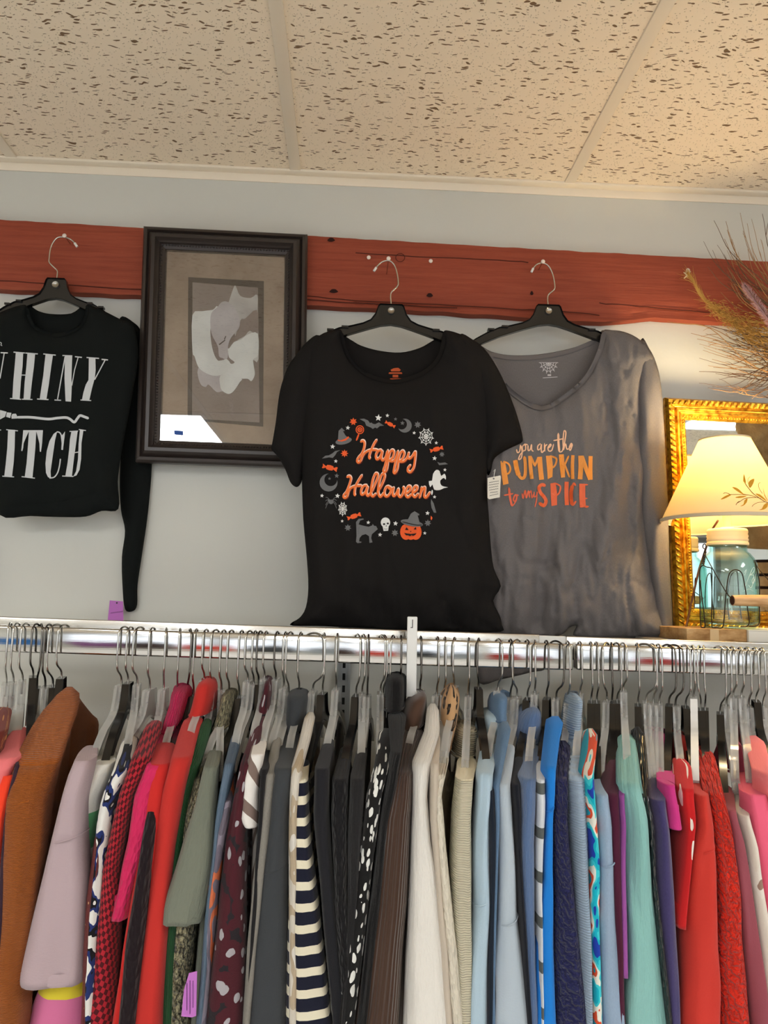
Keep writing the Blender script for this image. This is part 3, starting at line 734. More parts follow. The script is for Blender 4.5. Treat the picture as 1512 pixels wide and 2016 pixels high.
happy = [[(355, 215), (390, 198), (415, 230), (402, 320), (370, 390), (335, 430), (310, 475), (325, 505), (355, 490), (380, 430), (420, 370), (480, 335), (560, 325), (610, 340)],
 [(590, 180), (545, 250), (505, 340), (480, 420), (495, 460)], [(660, 330), (615, 340), (575, 400), (590, 460), (635, 430), (668, 345), (652, 430), (672, 475), (710, 440), (740, 340)],
 [(745, 325), (735, 420), (702, 560), (682, 620), (700, 645), (730, 600), (748, 480), (772, 370), (808, 330), (832, 362), (812, 440), (770, 480), (830, 482), (868, 420), (888, 340)],
 [(890, 335), (872, 430), (840, 560), (828, 640), (850, 652), (880, 590), (893, 480), (920, 380), (955, 342), (977, 382), (950, 460), (912, 490), (970, 490), (1018, 440), (1045, 360)],
 [(1045, 360), (1030, 420), (1050, 450), (1090, 420), (1120, 370), (1137, 362), (1130, 460), (1110, 580), (1070, 640), (1032, 630), (1030, 590), (1070, 540)]]
hall = [[(160, 715), (198, 700), (222, 735), (200, 820), (160, 920), (118, 975), (130, 1005), (165, 990), (187, 920), (222, 868), (290, 840), (380, 835)],
 [(382, 680), (325, 770), (282, 860), (272, 950), (290, 975)], [(455, 830), (402, 840), (365, 905), (375, 960), (420, 935), (460, 848), (442, 930), (462, 978), (510, 935)],
 [(508, 938), (560, 820), (600, 720), (600, 672), (570, 665), (535, 740), (510, 860), (508, 950), (535, 985), (580, 945)], [(590, 930), (645, 850), (690, 745), (700, 685), (668, 668), (633, 740), (610, 860), (612, 950), (642, 990), (695, 930)],
 [(770, 842), (722, 858), (695, 925), (710, 980), (750, 978), (785, 920), (782, 862), (758, 862), (790, 885), (822, 862)], [(830, 852), (815, 920), (825, 980), (862, 955), (895, 880), (893, 960), (925, 993), (960, 940), (972, 868), (950, 858)],
 [(1000, 945), (1050, 915), (1070, 860), (1040, 842), (1005, 890), (997, 960), (1030, 998), (1085, 955)], [(1095, 940), (1150, 900), (1162, 852), (1130, 845), (1100, 900), (1098, 960), (1130, 995), (1180, 945)],
 [(1225, 848), (1212, 930), (1192, 1015)], [(1200, 965), (1240, 880), (1270, 862), (1266, 930), (1262, 985), (1292, 998), (1345, 922)]]
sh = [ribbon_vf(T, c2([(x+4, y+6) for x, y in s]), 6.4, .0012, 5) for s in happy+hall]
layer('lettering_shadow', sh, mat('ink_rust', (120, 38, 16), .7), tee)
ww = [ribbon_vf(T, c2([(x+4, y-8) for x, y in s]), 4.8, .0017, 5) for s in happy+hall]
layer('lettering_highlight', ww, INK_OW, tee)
oo = [ribbon_vf(T, c2([(x-2, y+5) for x, y in s]), 3.7, .0023, 5) for s in happy+hall]
layer('lettering', oo, mat('ink_lettering_orange', (246, 122, 52), .6), tee)
# printed size label inside the neck
lb = [fill_vf('teeb', [(766, 733), (791, 733), (792, 736), (765, 736)]), fill_vf('teeb', [(769, 728), (775, 725), (784, 724), (789, 728), (787, 731), (770, 731)]), fill_vf('teeb', [(773, 738), (784, 738), (784, 743), (773, 743)]), fill_vf('teeb', [(768, 745), (790, 745), (790, 747), (768, 747)]), fill_vf('teeb', [(766, 749), (791, 749), (791, 750.5), (766, 750.5)])]
# (the label sits on the inner back panel, visible above the neckline)
layer('size_label_print', [([Vector(p)+Vector((0, -.0, 0)) for p in v], f) for v, f in lb], mat('ink_dull_orange', (190, 84, 40), .7), tee)
M_PAPER = mat('tag_paper', (226, 220, 206), .8); M_TXT = mat('tag_writing', (60, 56, 58), .8)
def price_tag(px_poly, y, m, parent, lines, name='price_tag', hole=None, ink=None):
    V = [U(a, b, y) for a, b in px_poly]; n = len(V); V += [v+Vector((0, .0008, 0)) for v in V]
    F = [tuple(range(n)), tuple(range(2*n-1, n-1, -1))]+[(i, i+n, (i+1) % n+n, (i+1) % n) for i in range(n)]
    o = mesh(name, V, F, m, parent, smooth=False)
    parts = []
    for (a, b, c_, d, wd) in lines:
        p0, p1 = U(a, b, y-.0005), U(c_, d, y-.0005); K_ = max(3, int(abs(c_-a)+abs(d-b))//2); P = []
        for i in range(K_+1):
            t = i/K_; q = p0.lerp(p1, t); q = q+Vector((0, 0, (.0006 if i % 2 else -.0006)*wd)); P.append(q)
        parts.append(tube_vf(P, .00035, 4))
    if parts: V, F = join_vf(parts); mesh('tag_writing', V, F, ink or M_TXT, o)
    if hole:
        p = U(hole[0], hole[1], y-.0006); V = [p+Vector((.0018*math.cos(i*.785), 0, .0018*math.sin(i*.785))) for i in range(8)]
        mesh('tag_hole', V, [tuple(range(8))], M_TXT, o, smooth=False)
    return o
yt = YT-.040
tg = price_tag([(960, 941), (985, 936), (986, 939), (984, 979), (963, 983), (960, 980)], yt, M_PAPER, tee, [(963, 950, 982, 947, 1), (962, 955, 982, 952, 1), (963, 960, 981, 957, 1.5), (963, 965, 981, 962, 1), (965, 970, 980, 968, 1.5), (964, 976, 981, 972, 1)], hole=(972, 942))
tg['label'] = 'white price tag with handwriting at the armhole'
tube('tag_loop', [U(971, 928, yt+.012), U(975, 924, yt), U(973, 933, yt-.001), U(972, 942, yt-.001)], .0006, M_WHITEPL, tg, 5)

# ---- grey long sleeved shirt
gs = thing('long_sleeved_shirt', U(1130, 1250, YG-.02), 'charcoal grey v-neck long sleeved shirt with orange pumpkin spice lettering', 'shirt')
def f_gr(x, y):
    r = min(1, max(0, (y-700)/350)); q = .020*nz_(x+.12*y, y, .022, .0034, 11)*(.45+1.1*r)+.007*nz_(x-.1*y, y, .055, .010, 12)+.004*abs(nz_(x+.2*y, y, .09, .022, 13))+.0018*nz_(x, y, .16, .05, 14)-.0065*r*(1 if y > 1030 else .25)*math.exp(-(nz_(x+.10*y, y, .020, .0045, 15)/.05)**2)-.004*(1 if (y > 1020 or x > 1180) else .15)*math.exp(-(nz_(x-.08*y, y, .032, .007, 16)/.05)**2)
    if y > 1150: q += .008*nz_(x, y, .05, .03, 17)*(y-1150)/90
    return q
Yg = YG-.014
cloth('back_panel', [(940, 680), (967, 692), (1002, 699), (1057, 698), (1119, 687), (1165, 670), (1190, 650), (1200, 700), (1160, 780), (1067, 830), (1000, 800), (955, 730)], YG+.010, .004, M_GREY, gs, key='grb', rnd=8)
SURFY['grb'] = YG+.010; SURFY['gr'] = YG-.035
cloth('shirt_body', [(925, 676), (959, 692), (978, 731), (1002, 766), (1065, 799), (1119, 770), (1155, 735), (1177, 688), (1186, 652), (1205, 650), (1228, 653), (1253, 664), (1274, 682), (1286, 704), (1276, 725), (1266, 774), (1266, 852), (1273, 931), (1270, 978), (1272, 1030), (1283, 1107), (1293, 1166), (1303, 1215), (1311, 1256), (1240, 1256), (1180, 1256), (1150, 1254), (1128, 1250), (1135, 1232), (1120, 1236), (1100, 1252), (1040, 1251), (975, 1249), (925, 1248), (915, 1100), (905, 900), (900, 720)], Yg, .030, M_GREY, gs, fold=f_gr, key='gr', rnd=22, sm=3, step=5)
cloth('sleeve', [(1262, 668), (1278, 686), (1291, 712), (1301, 754), (1307, 833), (1311, 911), (1315, 989), (1318, 1107), (1324, 1256), (1300, 1258), (1285, 1180), (1272, 1100), (1262, 1030), (1255, 960), (1250, 850), (1250, 750)], Yg+.008, .030, M_GREY, gs, fold=lambda x, y: .010*nz_(x, y, .05, .012, 21), rnd=12)
cloth('sleeve', [(905, 700), (900, 760), (898, 900), (900, 1050), (915, 1200), (935, 1285), (944, 1345), (985, 1338), (1044, 1324), (1072, 1312), (1010, 1250), (960, 1120), (950, 950), (945, 800), (935, 710)], Yg+.012, .010, M_GREY, gs, fold=lambda x, y: .006*nz_(x, y, .05, .012, 22), rnd=12)
nbk = [ribbon_vf('gr', [(962, 694), (981, 733), (1004, 769), (1065, 804), (1121, 774), (1158, 738), (1181, 690), (1190, 654)], 9, .0035, 4)]
V, F = join_vf(nbk); mesh('neckband', V, F, M_GREY, gs)
V, F = join_vf([ribbon_vf('grb', [(966, 697), (1002, 704), (1057, 703), (1119, 692), (1170, 672)], 8, .002)]); mesh('back_neckband', V, F, M_GREY, gs)
def c4(P): return [(970+x*.1455, 840+y*.1455) for x, y in P]
G = 'gr'
def S4(P, wd, off=.0016, sm=5, ends=1): return ribbon_vf(G, c4(P), wd*.1455, off, sm, ends)
pk = [fill_vf(G, c4([(105, 465), (165, 462), (190, 600), (215, 770), (140, 790), (118, 620)])), S4([(160, 475), (215, 505), (240, 570), (225, 620), (192, 645)], 24),
 S4([(308, 450), (322, 540), (345, 640), (385, 695), (420, 690), (440, 640), (442, 520), (428, 398)], 42), S4([(305, 455), (325, 570), (350, 655)], 62, ends=0),
 S4([(505, 395), (512, 540), (530, 708)], 50, ends=0), S4([(515, 402), (570, 530), (622, 410)], 30, sm=0), S4([(635, 408), (645, 560), (662, 718)], 66, ends=0),
 fill_vf(G, c4([(720, 395), (800, 388), (815, 540), (808, 680), (745, 712), (735, 560)])), S4([(800, 400), (862, 435), (850, 510), (812, 560)], 25),
 fill_vf(G, c4([(895, 378), (962, 372), (975, 540), (980, 685), (925, 690), (908, 540)])), S4([(1030, 392), (975, 515), (1042, 688)], 26, sm=0),
 S4([(1085, 385), (1078, 550), (1083, 708)], 46, ends=0), S4([(1190, 392), (1192, 550), (1182, 712)], 64, ends=0), S4([(1205, 400), (1260, 560), (1320, 715)], 56, ends=0), S4([(1325, 398), (1322, 560), (1325, 718)], 54, ends=0)]
layer('pumpkin_lettering', pk, mat('ink_amber', (234, 146, 48), .5, spec=.5), gs)
sp = [S4([(715, 805), (672, 785), (628, 820), (645, 890), (695, 950), (722, 1010), (690, 1068), (625, 1030)], 46),
 fill_vf(G, c4([(780, 768), (850, 755), (872, 900), (870, 1060), (795, 1075), (785, 900)])), S4([(850, 765), (915, 810), (900, 895), (862, 930)], 22),
 S4([(1000, 745), (998, 900), (1005, 1062)], 56, ends=0), S4([(1125, 800), (1095, 768), (1068, 850), (1060, 960), (1080, 1060), (1130, 1005)], 26), S4([(1082, 790), (1062, 870), (1062, 980), (1078, 1065)], 50),
 S4([(1212, 772), (1212, 930), (1220, 1092)], 82, ends=0), S4([(1240, 785), (1290, 785)], 22, sm=0), S4([(1240, 972), (1282, 970)], 22, sm=0), S4([(1240, 1085), (1300, 1080)], 28, sm=0)]
layer('spice_lettering', sp, mat('ink_spice', (228, 96, 44), .5, spec=.5), gs)
yo = [S4(P, 17) for P in ([(322, 305), (335, 350), (365, 330), (375, 245)], [(378, 245), (398, 340), (385, 425), (350, 442), (372, 380), (420, 325)], [(435, 235), (402, 270), (410, 322), (442, 315), (445, 262), (430, 238), (475, 245)],
 [(478, 250), (480, 320), (508, 308), (525, 242), (528, 312), (552, 335)], [(650, 228), (612, 260), (612, 312), (642, 298), (660, 238), (657, 330), (672, 348), (692, 320)], [(700, 222), (702, 335), (708, 268), (738, 238)],
 [(750, 292), (788, 255), (778, 238), (748, 285), (760, 328), (800, 318), (825, 232)], [(820, 190), (880, 178), (960, 162)], [(960, 320), (952, 200), (965, 62), (990, 80), (975, 200), (957, 315), (985, 232), (1002, 300), (1030, 300)], [(1038, 290), (1072, 240), (1058, 230), (1036, 285), (1050, 320), (1082, 240)])]
yo.append(S4([(888, 85), (890, 220), (902, 345)], 30)); yo.append(S4([(902, 345), (940, 330), (960, 250)], 16))
layer('you_are_the_lettering', yo, mat('ink_peach', (242, 190, 150), .5), gs)
tm = [S4([(220, 822), (235, 960), (262, 1078)], 30), S4([(262, 1078), (300, 1030), (330, 940)], 16), S4([(150, 930), (280, 905)], 20, sm=0), S4([(300, 922), (280, 988), (310, 1010), (325, 940), (302, 922), (352, 930)], 22),
 S4([(398, 900), (412, 972), (440, 862), (455, 965), (485, 868), (500, 965)], 18), S4([(500, 900), (520, 868), (530, 965), (560, 900)], 16), S4([(560, 878), (562, 950), (592, 930), (602, 880), (592, 1000), (570, 1090)], 15)]
layer('to_my_lettering', tm, mat('ink_coral', (226, 104, 70), .5), gs)
wb = webvf(1080, 714, 19, 22, 1.0, 3, 7, 0, True, 'grb', 1, (0, 0))
wb += [ribbon_vf('grb', [(1068, 744), (1098, 742)], 1.2, .001, 0), fill_vf('grb', [(1078, 737), (1085, 737), (1085, 740), (1078, 740)])]
layer('size_label_print', wb, mat('ink_soft_white', (200, 196, 196), .7), gs)

# ---- black cropped sweatshirt
ss = thing('cropped_sweatshirt', U(112, 1010, YS-.02), 'black cropped long sleeved sweatshirt with white witch lettering and a broom, hanging at far left', 'shirt')
def f_sw(x, y): return .006*nz_(x, y, .02, .006, 31)+(.008*nz_(x, y, .02, .02, 33)*max(0, (y-880)/120))
Ys = YS-.014
SURFY['sw'] = YS-.03
cloth('back_panel', [(52, 600), (75, 612), (100, 618), (140, 617), (168, 602), (180, 640), (150, 670), (112, 676), (70, 668), (45, 640)], YS+.010, .004, M_SWEAT, ss, rnd=8)
cloth('shirt_body', [(171, 600), (202, 611), (236, 628), (262, 640), (272, 700), (262, 770), (247, 850), (238, 900), (232, 948), (233, 1002), (200, 1006), (169, 1017), (120, 1018), (60, 1016), (0, 1014), (-10, 940), (-22, 850), (-40, 700), (-35, 640), (0, 615), (50, 600), (56, 625), (70, 645), (112, 656), (152, 644), (168, 622)], Ys, .026, M_SWEAT, ss, fold=f_sw, key='sw', rnd=20)
cloth('sleeve', [(236, 626), (262, 634), (280, 660), (290, 740), (296, 830), (299, 914), (291, 1012), (279, 1096), (271, 1151), (270, 1190), (262, 1203), (246, 1199), (241, 1151), (240, 1096), (246, 1045), (238, 1003), (236, 940), (240, 860), (245, 760), (238, 690)], BF+.020, .020, M_SWEAT, ss, fold=lambda x, y: .004*nz_(x, y, .04, .02, 35), rnd=10)
cloth('sleeve', [(-10, 626), (-38, 634), (-56, 660), (-66, 740), (-72, 830), (-75, 914), (-67, 1012), (-55, 1096), (-47, 1151), (-46, 1190), (-38, 1203), (-22, 1199), (-17, 1151), (-16, 1096), (-22, 1045), (-14, 1003), (-12, 940), (-16, 860), (-20, 760), (-14, 690)], BF+.020, .020, M_SWEAT, ss, rnd=10)
V, F = join_vf([ribbon_vf('sw', [(52, 606), (60, 632), (75, 649), (112, 660), (150, 648), (166, 628), (172, 604)], 7, .003)]); mesh('neckband', V, F, M_SWEAT, ss)
V, F = join_vf([ribbon_vf('sw', [(0, 994), (60, 990), (130, 982), (186, 967), (225, 968)], 3, .0030, 5, 0)]); mesh('hem_seam', V, F, M_SWEAT, ss)
def c1(P): return [(x*.1521, 660+y*.1521) for x, y in P]
A = 'sw'
def B1(P, wd, sm=0): return ribbon_vf(A, c1(P), wd*.1521, .0016, sm, 0)
def P1(P): return fill_vf(A, c1(P), .0016)
wl = [P1(P) for P in ([(205, 220), (300, 225), (292, 400), (270, 600), (255, 830), (160, 820), (172, 600), (190, 400)], [(355, 235), (455, 238), (440, 400), (412, 620), (390, 830), (305, 825), (318, 620), (340, 420)],
 [(590, 245), (685, 255), (660, 430), (632, 640), (600, 830), (515, 820), (535, 680), (560, 520), (572, 400)], [(840, 260), (935, 265), (925, 560), (930, 640), (920, 860), (848, 855), (835, 560), (838, 400)],
 [(1150, 290), (1235, 295), (1238, 450), (1228, 550), (1190, 690), (1155, 845), (1060, 840), (1080, 740), (1110, 640), (1145, 580), (1148, 450)],
 [(105, 1220), (195, 1225), (190, 1450), (178, 1640), (155, 1830), (55, 1825), (75, 1660), (95, 1450)], [(375, 1235), (470, 1235), (458, 1450), (440, 1650), (420, 1845), (320, 1835), (345, 1650), (362, 1430)],
 [(300, 1238), (375, 1240), (330, 1340), (305, 1400), (300, 1460), (288, 1500), (275, 1495), (288, 1380)], [(470, 1240), (555, 1240), (545, 1400), (530, 1510), (515, 1505), (510, 1400)],
 [(740, 1245), (695, 1275), (640, 1370), (605, 1500), (588, 1660), (595, 1780), (620, 1835), (660, 1855), (655, 1760), (672, 1640), (695, 1480), (712, 1360), (735, 1265)], [(842, 1245), (835, 1320), (815, 1485), (793, 1482), (798, 1400), (785, 1290), (800, 1300)],
 [(925, 1240), (1005, 1240), (985, 1400), (962, 1560), (945, 1700), (930, 1830), (845, 1825), (875, 1650), (895, 1480), (905, 1350)], [(1035, 1215), (1080, 1228), (1055, 1400), (1050, 1600), (1030, 1740), (990, 1815), (950, 1828), (985, 1760), (1010, 1600), (1018, 1400)],
 [(0, 968), (85, 990), (65, 1055), (0, 1090)], [(90, 998), (148, 1005), (132, 1072), (78, 1055)], [(160, 1018), (205, 1015), (222, 1045), (225, 1078), (150, 1080), (148, 1045)])]
wl += [B1([(56, 225), (30, 380), (0, 560)], 14), B1([(8, 225), (102, 230)], 16), B1([(175, 218), (322, 230)], 14), B1([(328, 230), (490, 242)], 14), B1([(130, 818), (275, 830)], 13), B1([(285, 828), (420, 832)], 13), B1([(272, 515), (336, 516)], 12),
 B1([(560, 242), (722, 258)], 14), B1([(480, 825), (628, 833)], 14), B1([(842, 280), (745, 830)], 14), B1([(1012, 285), (965, 450), (930, 650)], 12), B1([(808, 262), (936, 266)], 13), B1([(970, 277), (1060, 287)], 14), B1([(705, 838), (790, 842)], 14),
 B1([(1360, 322), (1225, 575)], 14), B1([(1120, 288), (1282, 300)], 14), B1([(1315, 312), (1398, 320)], 16), B1([(1042, 838), (1180, 846)], 13), B1([(0, 1226), (14, 1226)], 12), B1([(80, 1222), (232, 1238)], 12), B1([(30, 1824), (182, 1834)], 13), B1([(300, 1240), (555, 1240)], 22),
 B1([(280, 1830), (452, 1850)], 13), B1([(735, 1250), (775, 1262), (800, 1320), (805, 1400)], 16, 4), B1([(640, 1848), (700, 1838), (745, 1780), (770, 1690), (782, 1600)], 16, 4), B1([(955, 1522), (1016, 1512)], 12), B1([(900, 1245), (1010, 1240)], 12), B1([(1020, 1220), (1112, 1234)], 12), B1([(805, 1822), (950, 1828)], 13),
 B1([(0, 90), (18, 100), (12, 130), (28, 135)], 10), ribbon_vf(A, c1([(215, 1062), (400, 1062), (620, 1085), (740, 1072), (850, 1065), (905, 1085), (960, 1125), (1000, 1080), (1035, 1040), (1090, 1055), (1150, 1078)]), 5, .0016, 5)]
layer('lettering', wl, mat('ink_worn_white', (205, 208, 208), .8, pat=p_marl((176, 178, 182), (214, 217, 216), 40)), ss)
M_PURPLE = mat('purple_card', (186, 112, 190), .7)
pt = price_tag([(216, 1182), (242, 1184), (243, 1222), (212, 1222)], BF-.002, M_PURPLE, ss, [(218, 1207, 241, 1204, 2)], hole=(230, 1187)); pt['label'] = 'purple card price tag at the cuff'
# ================================================================ RAIL AND SHELF
def brush(c): tobump(c, noise_tex(c, coord(c, 'Object', scale=(1, 60, 160)), 6, 3), .0002, .2)
M_RAIL = mat('polished_rail', (196, 194, 190), .09, 1.0, bump=brush)
M_RAIL2 = mat('rail_side', (196, 192, 184), .2, 1.0, bump=brush)
def bar_vf(pa, pb, y0, y1, z0a, z1a, z0b, z1b):
    V = [(pa, y0, z0a), (pb, y0, z0b), (pb, y1, z0b), (pa, y1, z0a), (pa, y0, z1a), (pb, y0, z1b), (pb, y1, z1b), (pa, y1, z1a)]
    return V, box_vf((0, 0, 0), (1, 1, 1))[1]
RT = .012
A = U(-300, 1221, RAIL-RT); B = U(1850, 1292, RAIL-RT)
def railz(x): return A.z+(B.z-A.z)*(x-A.x)/(B.x-A.x)
RH = .0435
root = thing('hang_rail', (0, RAIL, railz(0)-RH), 'polished metal hang rail running across the picture, full of hanging clothes', 'clothes rail')
def seg(name, xa, xb, y0, y1, t0, t1, m, bev=.0015):
    za, zb = railz(xa), railz(xb); V, F = bar_vf(xa, xb, y0, y1, za+t0, za+t1, zb+t0, zb+t1)
    bm = bmesh.new(); vs = [bm.verts.new(p) for p in V]
    for q in F: bm.faces.new([vs[i] for i in q])
    bmesh.ops.bevel(bm, geom=bm.edges[:], offset=bev, segments=3, profile=.5, affect='EDGES'); bm.verts.index_update()
    V = [tuple(p.co) for p in bm.verts]; F = [[p.index for p in q.verts] for q in bm.faces]; bm.free()
    return mesh(name, V, F, m, root, sharp=.8)
xj = U(664, 1260, RAIL).x; xk = U(1128, 1270, RAIL).x
seg('rail_bar', A.x, xj-.001, RAIL-RT, RAIL+RT, -RH, 0, M_RAIL, .003)
seg('rail_bar', xj+.001, xk-.003, RAIL-RT+.0004, RAIL+RT, -RH-.001, 0, M_RAIL, .003)
seg('rail_bar', xk+.003, B.x, RAIL-RT, RAIL+RT, -RH, 0, M_RAIL, .003)
yb0, yb1 = RAIL+.031, RAIL+.043
zt = U(0, 1214, yb0).z-railz(U(0, 1214, yb0).x)
xm = U(1062, 1250, yb0).x; xn = U(1115, 1250, yb0).x
seg('back_channel', A.x, xm, yb0, yb1, -.03, zt, M_RAIL2)
seg('splice_plate', xm-.01, xn+.01, yb0+.003, yb1-.003, -.03, zt-.0015, M_WHITEPL)
seg('back_channel', xn, B.x, yb0, yb1, -.03, zt-.001, M_RAIL2)
# slotted wall standards and brackets
M_STD = mat('standard_grey', (150, 152, 150), .45, .7)
def standard(px, label):
    x = U(px, 1330, WALL).x; z1 = railz(x)+zt; t = thing('wall_standard', (x, WALL, .35), label, 'shelf support', 'slotted wall standards')
    w2 = .0135
    parts = [box_vf((x-w2, WALL-.012, .35), (x-w2+.004, WALL, z1)), box_vf((x+w2-.004, WALL-.012, .35), (x+w2, WALL, z1)), box_vf((x-w2+.004, WALL-.005, .35), (x+w2-.004, WALL, z1))]
    V, F = join_vf(parts); mesh('channel', V, F, M_STD, t, smooth=False)
    sl = []; z = .40
    while z < z1-.03: sl.append(box_vf((x-.003, WALL-.0056, z), (x+.003, WALL-.0048, z+.014))); z += .025
    V, F = join_vf(sl); mesh('slots', V, F, mat('slot_black', (20, 20, 20), .9), t, smooth=False)
    br = join_vf([box_vf((x-.0025, RAIL+.05, railz(x)-.030), (x+.0025, WALL-.006, railz(x)-.004)), box_vf((x-.0025, RAIL+.012, railz(x)-.028), (x+.0025, RAIL+.05, railz(x)-.006))])
    mesh('bracket', br[0], br[1], M_STD, t, smooth=False)
standard(677, 'grey slotted metal wall standard behind the clothes near the middle')
standard(-190, 'grey slotted metal wall standard beyond the left edge'); standard(1560, 'grey slotted metal wall standard at the right edge')
# shelf at the right
SX0 = U(1318, 1262, 1.4).x; zsh = U(1400, 1263, 1.42).z
sh_ = box('wall_shelf', (SX0, RAIL+.045, zsh-.016), (B.x, WALL-.002, zsh), mat('grey_laminate', (120, 116, 112), .5), bevel=.001)
tag(sh_, 'grey shelf behind the rail carrying the lamp and the gold mirror', 'shelf')

# size divider with letter
x0, x1 = U(801, 1290, RAIL-.02).x, U(821, 1290, RAIL-.02).x
dv = thing('size_divider', ((x0+x1)/2, RAIL-.02, U(811, 1372, RAIL-.02).z), 'white plastic size divider marked L clipped over the rail', 'size divider')
zt1 = U(811, 1214, RAIL-.02).z; zb1 = U(811, 1372, RAIL-.02).z
box('divider_plate', (x0, RAIL-.020, zb1), (x1, RAIL-.015, zt1), M_WHITEPL, dv, .0018)
box('divider_clip', (x0, RAIL-.015, railz(x0)+.002), (x1, RAIL+.024, railz(x0)+.012), M_WHITEPL, dv, .0015)
box('divider_plate', (x0+.001, RAIL+.019, zb1+.02), (x1-.001, RAIL+.024, railz(x0)+.002), M_WHITEPL, dv, .0015)
zc = U(811, 1228, RAIL-.02).z; xc = (x0+x1)/2
V, F = join_vf([box_vf((xc-.0005, RAIL-.0206, zc-.007), (xc+.0008, RAIL-.0199, zc+.007)), box_vf((xc-.003, RAIL-.0206, zc-.007), (xc+.0005, RAIL-.0199, zc-.0058))])
mesh('letter_print', V, F, M_TXT, dv, smooth=False)

# ================================================================ GOLD MIRROR
def gold_pat(c, base):
    n = noise_tex(c, coord(c, 'Object'), 90, 3); setc(c, ramp(c, n, [(.35, (160, 104, 20)), (.6, (232, 176, 56))]))
M_GOLD = mat('gilt', (218, 160, 44), .32, .85, pat=gold_pat)
YM = 1.612
mTL = U(1305, 785, YM); mBL = U(1326, 1240, YM); ed = (U(1512, 796, YM)-mTL).normalized(); mTR = mTL+ed*.52
gm = thing('gold_framed_mirror', (mBL.x, YM, mBL.z), 'ornate gold framed mirror standing on the shelf behind the lamp', 'mirror')
_, fg = frame_mesh('frame', mTL, mTR, mBL, [(0, 0), (0, .010), (.002, .014), (.005, .018), (.016, .018), (.019, .014), (.021, .013), (.023, .017), (.026, .017), (.027, .013), (.030, .012), (.031, .014), (.034, .013), (.035, .009), (.043, .007), (.046, .004), (.046, 0)], M_GOLD, gm)
def carve(fr, off, h, step, la, lb, lh, ang, name, parent, m, jit=0):
    TLf, ex, ey, nz, FW, FH = fr; parts = []
    segs = [(off, off, FW-off, off, 1, 0), (FW-off, off, FW-off, FH-off, 0, 1), (FW-off, FH-off, off, FH-off, -1, 0), (off, FH-off, off, off, 0, -1)]
    for x0, y0, x1, y1, tx, ty in segs:
        L_ = math.hypot(x1-x0, y1-y0); n = int(L_/step)
        for i in range(n):
            u = (i+.5)/n; cx, cy = x0+(x1-x0)*u, y0+(y1-y0)*u
            a = ang+(random.uniform(-jit, jit)); c_, s_ = math.cos(a), math.sin(a)
            dx, dy = tx*c_-ty*s_, tx*s_+ty*c_; qx, qy = -dy, dx
            V = []; F = []; K_ = 8
            for r_, hh in ((1, 0), (.8, .6), (.35, 1)):
                for k in range(K_):
                    b = 2*math.pi*k/K_; A_ = la*r_*math.cos(b); B_ = lb*r_*math.sin(b)*(1-.35*math.cos(b))
                    V.append(TLf+ex*(cx+dx*A_+qx*B_)+ey*(cy+dy*A_+qy*B_)+nz*(h+lh*hh))
            for r_ in range(2):
                for k in range(K_): F.append((r_*K_+k, r_*K_+(k+1) % K_, (r_+1)*K_+(k+1) % K_, (r_+1)*K_+k))
            F.append(tuple(2*K_+k for k in range(K_))); parts.append((V, [tuple(reversed(q)) for q in F]))
    V, F = join_vf(parts); mesh(name, V, F, m, parent, sharp=1.2)
carve(fg, .0105, .0165, .0125, .0088, .0028, .006, 2.25, 'rope_carving', gm, M_GOLD)
carve(fg, .0105, .0160, .0125, .0062, .0016, .005, 1.3, 'leaf_carving', gm, M_GOLD)
carve(fg, .039, .0075, .0062, .0032, .0020, .003, .9, 'inner_carving', gm, M_GOLD, 1.0)
M_MIRROR = mat('mirror_silver', (225, 228, 226), .015, 1.0)
rect_at('mirror_glass', fg, .045, .045, fg[4]-.045, fg[5]-.045, .0035, M_MIRROR, gm, .003)
zb = min(mBL.z, (mBL+ed*.52).z)
bl = box('wooden_block', (mBL.x-.004, YM-.035, zsh), (mBL.x+.5, YM+.02, zb-.0005), mat('dark_wood', (70, 44, 30), .6)); tag(bl, 'dark wooden strip under the gold mirror', 'block')

# boxes on the shelf
def card_pat(c, base):
    n = noise_tex(c, coord(c, 'Object', scale=(1, 1, 2)), 26, 4, .6); setc(c, ramp(c, n, [(.3, (140, 100, 56)), (.55, (186, 146, 96)), (.7, (205, 168, 120))])); tobump(c, n, .003, .6)
ca, cb = U(1352, 1262, 1.43), U(1471, 1237, 1.43)
zct = U(1437, 1238, 1.45).z
bx = thing('cardboard_box', ((ca.x+cb.x)/2, 1.5, zsh), 'flat brown cardboard box under the jar lamp', 'box')
box('box_body', (ca.x, 1.43, zsh), (cb.x-.0005, 1.574, zct), mat('cardboard', (176, 136, 88), .85, pat=card_pat), bx, .0015)
box('packing_tape', (ca.x+.045, 1.4294, zsh+.001), (ca.x+.062, 1.4302, zct-.0005), mat('tape_tan', (206, 176, 130), .3), bx)
wbx = thing('white_box', ((cb.x+.07), 1.5, zsh), 'small white box beside the brown cardboard box', 'box')
box('box_body', (cb.x, 1.425, zsh), (cb.x+.14, 1.57, zct-.003), mat('white_card', (226, 222, 210), .7), wbx, .001)
box('box_lid', (cb.x-.0003, 1.4245, zct-.003), (cb.x+.141, 1.571, zct-.0005), mat('white_card', (226, 222, 210), .7), wbx, .0008)

